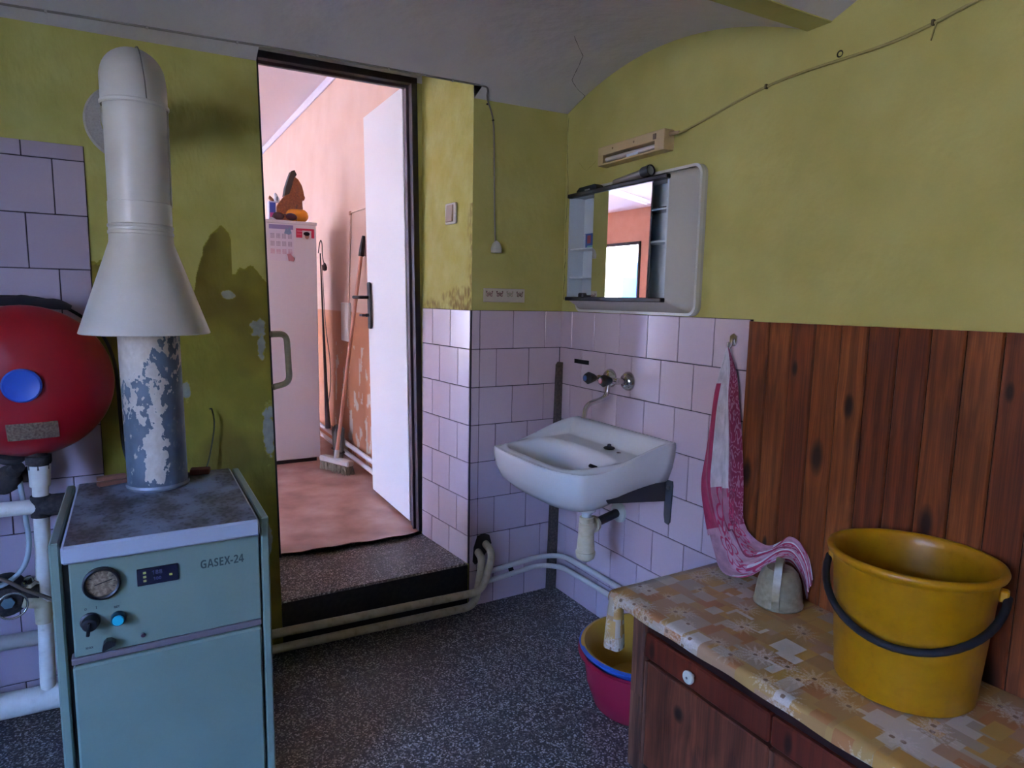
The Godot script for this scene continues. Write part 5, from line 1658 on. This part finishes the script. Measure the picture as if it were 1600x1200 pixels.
# ---------------------------------------------------------------- on the oilcloth
func build_counter_things() -> void:
	var c := V(-0.185, 0.463, 1.585)
	var t := thing("yellow_bucket", "yellow plastic bucket with a black carrying bow on the oilcloth", "bucket", c)
	var ym := tri_mat(ntex(noise(0.02, 201, 4), ramp([[0.0, hexc("a06e06")], [0.35, hexc("b67e04")], [1.0, hexc("c08807")]])), 0.35, 0.36)
	var lean := Transform3D(rot(V(0.6, 0, 0.8), -1.5), c)
	var pr := [Vector2(0, 0.004), Vector2(0.118, 0.004), Vector2(0.126, 0.0), Vector2(0.131, 0.006), Vector2(0.150, 0.262), Vector2(0.154, 0.266), Vector2(0.161, 0.272), Vector2(0.1635, 0.279), Vector2(0.161, 0.285), Vector2(0.154, 0.286), Vector2(0.149, 0.281), Vector2(0.1455, 0.262), Vector2(0.127, 0.012), Vector2(0.0, 0.008)]
	var oval := Transform3D(Basis().scaled(V(1.0, 1.0, 1.0)), Vector3.ZERO)
	obj("body", MB.new().lathe(pr, 72, lean * oval, 60.0), ym, t)
	# bow pivots left and right as seen from the camera
	var rt := V(0.343, 0, 0.939).normalized()
	var fw := V(-0.939, 0, 0.343).normalized()
	var m := MB.new()
	var pts := []
	for i in 25:
		var a := PI * i / 24.0
		pts.append(c + rt * (-cos(a) * 0.161) + fw * (sin(a) * 0.166) + V(0, 0.240 - 0.092 * sin(a), 0))
	m.tube(pts, 0.0075, 12)
	obj("bow", m, M.rubber, t)
	for s in [-1, 1]:
		obj("lug", MB.new().box(c + rt * (0.154 * s) + V(0, 0.243, 0), V(0.016, 0.024, 0.02), 0.003, Basis(rt, Vector3.UP, rt.cross(Vector3.UP))), ym, t)
	# frosted jug standing upside down
	var jc := V(-0.108, 0.463, 1.215)
	var j := thing("plastic_jug", "cloudy beige plastic jug standing upside down beside the towel", "jug", jc)
	var jm := StandardMaterial3D.new()
	jm.albedo_texture = ntex(noise(0.03, 211, 4), ramp([[0.0, hexc("7d7257")], [0.5, hexc("968b6e")], [1.0, hexc("aaa184")]]), 256)
	jm.uv1_triplanar = true
	jm.uv1_scale = Vector3.ONE * 6.0
	jm.roughness = 0.35
	jm.backlight_enabled = true
	jm.backlight = hexc("4a4434")
	obj("body", MB.new().lathe([Vector2(0.060, 0), Vector2(0.0625, 0.002), Vector2(0.0635, 0.006), Vector2(0.061, 0.010), Vector2(0.0585, 0.035), Vector2(0.054, 0.065), Vector2(0.046, 0.088), Vector2(0.034, 0.10), Vector2(0.0, 0.104)], 40, at_xf(jc)), jm, j)
	# handle: a flat strap from the base up over the top, on the camera side
	var hd := V(-0.75, 0, 0.45).normalized()
	var hp := [jc + hd * 0.064 + V(0, 0.006, 0), jc + hd * 0.067 + V(0, 0.04, 0), jc + hd * 0.060 + V(0, 0.08, 0), jc + hd * 0.046 + V(0, 0.118, 0), jc + hd * 0.03 + V(0, 0.128, 0), jc + hd * 0.005 + V(0, 0.126, 0), jc + hd * -0.01 + V(0, 0.098, 0)]
	var sp := spline(hp, 6)
	m = MB.new()
	var sx := hd.cross(Vector3.UP)
	for i in sp.size() - 1:
		var a: Vector3 = sp[i]
		var b: Vector3 = sp[i + 1]
		var nn := (b - a).normalized().cross(sx).normalized() * 0.003
		var w := sx * 0.0095
		m.g = 1
		m.quad(a - w - nn, a + w - nn, b + w - nn, b - w - nn)
		m.g = 2
		m.quad(a + w + nn, a - w + nn, b - w + nn, b + w + nn)
		m.g = 3
		m.quad(a + w - nn, a + w + nn, b + w + nn, b + w - nn)
		m.g = 4
		m.quad(a - w + nn, a - w - nn, b - w - nn, b - w + nn)
	obj("handle", m, jm, j)

func build_basins() -> void:
	var c := V(-0.238, 0.0, 0.835)
	var defs := [["red_basin", "large red plastic wash bowl on the floor beside the sideboard, lowest of the stack", hexc("a3203c"), 0.142, 0.193, 0.0, 0.172], ["blue_basin", "blue plastic wash bowl stacked between the red and the ochre bowl", hexc("2f63b4"), 0.125, 0.190, 0.030, 0.194], ["ochre_basin", "ochre plastic wash bowl with a nicked rim, topmost of the stack", hexc("b78a2c"), 0.110, 0.182, 0.062, 0.200]]
	for d in defs:
		var b: float = d[3]
		var r: float = d[4]
		var y0: float = d[5]
		var y1: float = d[6]
		var t := thing(d[0], d[1], "wash bowl", c + V(0, y0, 0), "stacked wash bowls")
		var tilt := Transform3D(rot(V(0.3, 0, 1), 2.0 if d[0] == "ochre_basin" else 0.0), c + V(0, y0, 0))
		var h := y1 - y0
		var pr := [Vector2(0, 0.0), Vector2(b - 0.01, 0.0), Vector2(b, 0.006), Vector2(lerpf(b, r, 0.45), h * 0.4), Vector2(r - 0.014, h - 0.012), Vector2(r - 0.004, h - 0.006), Vector2(r + 0.002, h - 0.005), Vector2(r + 0.003, h), Vector2(r - 0.008, h + 0.003), Vector2(r - 0.018, h - 0.004), Vector2(lerpf(b, r, 0.4) - 0.003, h * 0.4), Vector2(b - 0.006, 0.009), Vector2(0, 0.006)]
		var seg := 12 if d[0] == "ochre_basin" else 56
		obj("bowl", MB.new().lathe(pr, 56, tilt, 50.0), mat(d[2], 0.4), t)

# ---------------------------------------------------------------- seen through the door
func build_hall_things() -> void:
	var zf := -1.92
	var x0 := -1.12
	var x1 := -0.548
	var f := thing("refrigerator", "tall white refrigerator standing in the next room behind the doorway", "refrigerator", V((x0 + x1) / 2, HF, -2.2))
	var wh := mat(hexc("d9d4d6"), 0.35)
	obj("cabinet", MB.new().bx(V(x0, HF + 0.03, -2.48), V(x1, 1.702, zf), 0.006), wh, f)
	obj("top_panel", MB.new().bx(V(x0 - 0.004, 1.686, -2.486), V(x1 + 0.004, 1.706, zf + 0.004), 0.003), wh, f)
	obj("plinth", MB.new().bx(V(x0 + 0.02, HF + 0.004, -2.46), V(x1 - 0.02, HF + 0.034, zf - 0.02)), M.black, f)
	var tp := 1.706
	# calendar sheet
	var cal := thing("calendar", "paper year calendar with a lilac header stuck on the refrigerator", "calendar", V(-0.752, 1.57, zf + 0.001))
	obj("sheet", MB.new().bx(V(-0.83, 1.464, zf + 0.0005), V(-0.687, 1.682, zf + 0.0015)), mat(hexc("d8d0da"), 0.8), cal)
	obj("header", MB.new().bx(V(-0.829, 1.652, zf + 0.0012), V(-0.688, 1.678, zf + 0.002)), mat(hexc("8f84ac"), 0.8), cal)
	var ink := mat(hexc("8d8090"), 0.8)
	var ink2 := mat(hexc("c0849a"), 0.8)
	for r in 3:
		for q in 4:
			var px := -0.822 + 0.034 * q
			var py := 1.62 - 0.046 * r
			var m := MB.new()
			for a in 4:
				for b in 4:
					m.bx(V(px + a * 0.0062, py - b * 0.0075, zf + 0.0014), V(px + a * 0.0062 + 0.0042, py - b * 0.0075 + 0.0045, zf + 0.0019))
			obj("month_block", m, ink if r < 2 else ink2, cal)
	obj("motif", MB.new().prism(PackedVector2Array([Vector2(-0.742, 1.628), Vector2(-0.73, 1.665), Vector2(-0.72, 1.65), Vector2(-0.71, 1.672), Vector2(-0.697, 1.63), Vector2(-0.715, 1.622)]), zf + 0.0015, zf + 0.0024), mat(hexc("7d93ae"), 0.8), cal)
	var bm := one("picture_magnet", MB.new().prism(PackedVector2Array([Vector2(-0.728, 1.505), Vector2(-0.705, 1.51), Vector2(-0.70, 1.498), Vector2(-0.682, 1.478), Vector2(-0.69, 1.462), Vector2(-0.72, 1.464), Vector2(-0.724, 1.49)]), zf + 0.0015, zf + 0.004), mat(hexc("b98288"), 0.6), "small pinkish magnet at the bottom corner of the calendar", "magnet", V(-0.705, 1.485, zf + 0.002))
	var rc := thing("red_card", "red card with a small portrait photo stuck on the refrigerator", "card", V(-0.615, 1.635, zf + 0.001))
	obj("card", MB.new().bx(V(-0.671, 1.608, zf + 0.0005), V(-0.562, 1.664, zf + 0.0018)), mat(hexc("c8284c"), 0.5), rc)
	obj("stripe", MB.new().bx(V(-0.665, 1.646, zf + 0.0016), V(-0.575, 1.649, zf + 0.0022)), mat(hexc("e39aa8"), 0.5), rc)
	obj("stripe", MB.new().bx(V(-0.665, 1.628, zf + 0.0016), V(-0.64, 1.630, zf + 0.0022)), mat(hexc("e39aa8"), 0.5), rc)
	obj("photo", MB.new().bx(V(-0.634, 1.598, zf + 0.0016), V(-0.58, 1.652, zf + 0.0026)), mat(hexc("d5c6c4"), 0.5), rc)
	obj("portrait", MB.new().prism(oval(Vector2(-0.606, 1.618), 0.013, 0.017), zf + 0.0024, zf + 0.0030), mat(hexc("b98472"), 0.6), rc)
	obj("portrait_hair", MB.new().prism(oval(Vector2(-0.608, 1.633), 0.019, 0.012), zf + 0.0026, zf + 0.0034), mat(hexc("2e2122"), 0.7), rc)
	# on top of the refrigerator
	var hs := thing("wooden_horse", "brown wooden toy horse with a dark mane on top of the refrigerator", "toy horse", V(-0.66, tp, -2.12))
	var S := func(p: Array) -> PackedVector2Array:
		var o := PackedVector2Array()
		for e in p:
			o.append(Vector2(e[0], e[1]))
		return o
	var wood := tri_mat(ntex(noise(0.03, 221, 4), ramp([[0.0, hexc("7c4524")], [1.0, hexc("b06c3c")]])), 0.25, 0.5)
	var body := MB.new().prism(S.call([[-0.755, tp + 0.014], [-0.745, 1.81], [-0.71, 1.86], [-0.67, 1.905], [-0.65, 1.96], [-0.635, 2.0], [-0.612, 1.985], [-0.59, 1.95], [-0.582, 1.92], [-0.577, 1.89], [-0.571, 1.875], [-0.578, 1.858], [-0.59, 1.858], [-0.588, 1.82], [-0.585, 1.79], [-0.580, tp + 0.014]]), -2.15, -2.10)
	obj("body", body, wood, hs)
	obj("mane", MB.new().prism(S.call([[-0.70, 1.875], [-0.69, 1.93], [-0.672, 1.985], [-0.655, 2.03], [-0.635, 2.038], [-0.622, 2.012], [-0.64, 1.985], [-0.655, 1.93], [-0.67, 1.89]]), -2.16, -2.09), mat(hexc("3c3a36"), 0.9), hs)
	obj("head_cheek", MB.new().prism(oval(Vector2(-0.603, 1.905), 0.02, 0.034), -2.105, -2.09), wood, hs)
	obj("tail", MB.new().prism(S.call([[-0.76, 1.85], [-0.785, 1.872], [-0.79, 1.856], [-0.775, 1.84], [-0.758, 1.83]]), -2.14, -2.11), wood, hs)
	obj("base_board", MB.new().bx(V(-0.77, tp, -2.17), V(-0.57, tp + 0.016, -2.085), 0.003), wood, hs)
	var sg := thing("sunglasses", "brown tinted sunglasses lying in front of the orange pumpkin", "sunglasses", V(-0.73, tp, -1.935))
	for x in [-0.768, -0.693]:
		obj("lens", MB.new().lathe([Vector2(0, 0), Vector2(0.031, -0.002), Vector2(0.032, 0.001), Vector2(0.027, 0.006), Vector2(0.014, 0.009), Vector2(0, 0.010)], 24, Transform3D(along(Vector3.ZERO, V(0, 0.35, 1)).basis.scaled(V(1.05, 0.78, 1)), V(x, tp + 0.0255, -1.938))), mat(hexc("3d1f22"), 0.15), sg)
	obj("bridge", MB.new().tube(spline([V(-0.742, tp + 0.032, -1.936), V(-0.7305, tp + 0.037, -1.936), V(-0.719, tp + 0.032, -1.936)]), 0.003, 8), mat(hexc("3d1f22"), 0.3), sg)
	for x in [-0.803, -0.66]:
		obj("temple", MB.new().tube([V(x, tp + 0.026, -1.938), V(x, tp + 0.02, -1.95), V(x + (0.03 if x < -0.7 else -0.0), tp + 0.004, -1.954)], 0.0022, 6), mat(hexc("3d1f22"), 0.3), sg)
	var pk := thing("orange_pumpkin", "shiny orange ornamental pumpkin beside the wooden horse", "pumpkin", V(-0.640, tp, -2.02))
	var pm := MB.new()
	pm.grid(48, 20, func(u: float, w: float) -> Vector3:
		var a := u * TAU
		var b := (w - 0.5) * PI
		var rr := 0.062 * pow(cos(b), 0.8) * (1.0 + 0.05 * absf(cos(a * 4.0))) + 0.0
		var dip := 0.012 * exp(-pow((w - 1.0) / 0.12, 2.0))
		return V(-0.640 + rr * 1.06 * sin(a), tp + 0.0445 + 0.0445 * sin(b) - dip, -2.02 + rr * cos(a) * 0.95))
	obj("fruit", pm, mat(hexc("e08a12"), 0.22), pk)
	obj("stalk", MB.new().tube(spline([V(-0.642, tp + 0.076, -2.02), V(-0.646, tp + 0.092, -2.02), V(-0.640, tp + 0.108, -2.015)]), [0.005, 0.005, 0.005, 0.005, 0.004, 0.004, 0.004, 0.004, 0.004, 0.004, 0.004, 0.004, 0.004, 0.004, 0.004, 0.004, 0.004], 8), mat(hexc("6a4a30"), 0.8), pk)
	var bp := thing("blue_carton", "small blue and pink carton on the left of the refrigerator top", "carton", V(-0.79, tp, -2.03))
	obj("box", MB.new().bx(V(-0.812, tp, -2.06), V(-0.767, tp + 0.118, -2.0), 0.002), mat(hexc("cfd0dc"), 0.5), bp)
	obj("print", MB.new().bx(V(-0.807, tp + 0.05, -2.0003), V(-0.773, tp + 0.11, -1.9992)), mat(hexc("3f52a8"), 0.5), bp)
	obj("print_band", MB.new().bx(V(-0.806, tp + 0.022, -2.0003), V(-0.776, tp + 0.05, -1.999)), mat(hexc("c04a8c"), 0.5), bp)
	var bi := thing("white_bird", "small white bird figure perched on the wooden horse", "figurine", V(-0.742, 1.81, -2.10))
	obj("bird_body", MB.new().lathe([Vector2(0, 0), Vector2(0.013, 0.008), Vector2(0.018, 0.025), Vector2(0.012, 0.042), Vector2(0.011, 0.052), Vector2(0.006, 0.062), Vector2(0, 0.064)], 16, at_xf(V(-0.742, 1.826, -2.09), rot(V(0, 0, 1), 14))), mat(hexc("d5d8da"), 0.5), bi)
	obj("wing", MB.new().prism(oval(Vector2(-0.748, 1.85), 0.005, 0.016), -2.074, -2.070), mat(hexc("6d7478"), 0.6), bi)
	# cords hanging on the right side of the refrigerator
	var hk := thing("fly_swatter", "dark cord loop and slim dark rod hanging beside the refrigerator", "swatter", V(-0.518, 1.3, -1.95))
	var dk := mat(hexc("3c2a2a"), 0.6)
	obj("loop", MB.new().tube(spline([V(-0.536, 1.52, -1.93), V(-0.528, 1.575, -1.93), V(-0.519, 1.60, -1.93), V(-0.512, 1.575, -1.93), V(-0.510, 1.50, -1.93), V(-0.500, 1.45, -1.93)]), 0.003, 8), dk, hk)
	obj("knot", MB.new().lathe([Vector2(0, -0.025), Vector2(0.014, -0.018), Vector2(0.016, 0), Vector2(0.008, 0.022), Vector2(0, 0.03)], 12, at_xf(V(-0.498, 1.435, -1.93))), dk, hk)
	obj("rod", MB.new().tube([V(-0.524, 1.52, -1.93), V(-0.514, 1.1, -1.93), V(-0.502, 0.62, -1.93), V(-0.494, 0.40, -1.93)], [0.004, 0.006, 0.012, 0.018], 10), dk, hk)
	obj("cord", MB.new().tube(spline([V(-0.513, 1.45, -1.93), V(-0.503, 1.1, -1.92), V(-0.478, 0.85, -1.92), V(-0.476, 0.70, -1.92), V(-0.493, 0.55, -1.92)]), 0.0022, 8), dk, hk)
	# broom
	var bt := V(-0.368, 1.552, -1.565)
	var bb := V(-0.532, 0.28, -1.60)
	var b := thing("broom", "long-handled broom leaning against the salmon wall behind the door", "broom", V(-0.53, HF, -1.6))
	obj("stick", MB.new().tube([bb, bt], 0.0115, 12), mat(hexc("c98d74"), 0.5), b)
	var dirv := (bt - bb).normalized()
	obj("grip", MB.new().tube([bt - dirv * 0.06, bt, bt + dirv * 0.06], [0.0165, 0.015, 0.009], 12), M.black, b)
	var hb := Basis(Vector3.UP, deg_to_rad(24.0))
	var hc := V(-0.532, 0.262, -1.60)
	obj("socket", MB.new().tube([hc, bb + dirv * 0.05], [0.018, 0.014], 12), mat(hexc("b7b0a4"), 0.5), b)
	obj("head", MB.new().box(hc, V(0.052, 0.035, 0.27), 0.008, hb), mat(hexc("b9b2a6"), 0.6), b)
	var bris := MB.new()
	var r2 := RandomNumberGenerator.new()
	r2.seed = 5
	for i in 260:
		var p := hc + hb * V(r2.randf_range(-0.024, 0.024), -0.015, r2.randf_range(-0.132, 0.132))
		var q := p + hb * V(r2.randf_range(-0.014, 0.014), 0, r2.randf_range(-0.014, 0.014))
		q.y = HF + 0.006 + r2.randf() * 0.006
		bris.tube([p, q], [0.0026, 0.0018], 4, true)
	var br := obj("bristles", bris, mat(hexc("9a927c"), 0.9), b)
	br.set_meta("kind", "stuff")
	# mop standing in the corner behind it
	var mp := thing("whisk_broom", "grey straw whisk broom standing upright behind the long broom", "whisk", V(-0.43, HF, -1.93))
	var wk := MB.new()
	for i in 160:
		var a := r2.randf() * TAU
		var rr := sqrt(r2.randf())
		var p := V(-0.43 + cos(a) * rr * 0.022, HF + 0.008, -1.93 + sin(a) * rr * 0.07)
		var q := V(-0.43 + cos(a) * rr * 0.03, HF + 0.19 + r2.randf() * 0.03, -1.93 + sin(a) * rr * 0.11)
		wk.tube([p, q], 0.0028, 4, true)
	var wo := obj("straw", wk, mat(hexc("8d8a80"), 0.9), mp)
	wo.set_meta("kind", "stuff")
	obj("binding", MB.new().box(V(-0.43, HF + 0.06, -1.93), V(0.05, 0.012, 0.165), 0.004), mat(hexc("6f6a62"), 0.8), mp)
	# fittings on the salmon wall
	one("white_cover", MB.new().bx(V(HX - 0.022, 0.965, -2.03), V(HX, 1.215, -1.87), 0.004), mat(hexc("ddd6cc"), 0.5), "white narrow cover box on the salmon wall beside the broom", "cover", V(HX, 1.09, -1.95))
	var wc := thing("wall_cable", "cream cable running along and down the salmon wall to the cover box", "cable", V(HX, 1.5, -1.83))
	obj("wire", MB.new().tube(fillet([V(HX - 0.006, 1.765, -0.9), V(HX - 0.006, 1.772, -1.835), V(HX - 0.006, 1.215, -1.90)], 0.02, 4), 0.005, 8), mat(hexc("d9b8a2"), 0.6), wc)
	obj("junction", MB.new().box(V(HX - 0.008, 1.77, -1.835), V(0.014, 0.024, 0.024), 0.003), mat(hexc("b98a72"), 0.6), wc)
	for k in 2:
		var y := HF + 0.118 - 0.062 * k
		one("radiator_pipe", MB.new().tube([V(HX - 0.045, y, -0.55), V(HX - 0.045, y, -3.4)], 0.0145, 14), mat(hexc("dcd8d4"), 0.35), ["upper", "lower"][k] + " white heating pipe along the foot of the salmon wall", "pipe", V(HX - 0.045, y, -2.0), "heating pipes in the hall")
	# ceiling strip light in the far room, seen only in the mirror; off
	var cl := thing("ceiling_strip_light", "white strip light on the ceiling of the next room, seen in the mirror", "lamp", V(-4.545, HC, -4.815))
	obj("housing", MB.new().box(V(-4.545, HC - 0.03, -4.815), V(0.08, 0.05, 1.33), 0.005, rot(Vector3.UP, 65.5)), mat(hexc("e8e4e0"), 0.5), cl)
	obj("tube", MB.new().tube([V(-4.545, HC - 0.065, -4.815) + rot(Vector3.UP, 65.5) * V(0, 0, -0.6), V(-4.545, HC - 0.065, -4.815) + rot(Vector3.UP, 65.5) * V(0, 0, 0.6)], 0.014, 12), mat(hexc("f0eeea"), 0.3), cl)

func oval(c: Vector2, a: float, b: float, n := 20) -> PackedVector2Array:
	var o := PackedVector2Array()
	for k in n:
		var t := TAU * k / n
		o.append(c + Vector2(cos(t) * a, sin(t) * b))
	return o
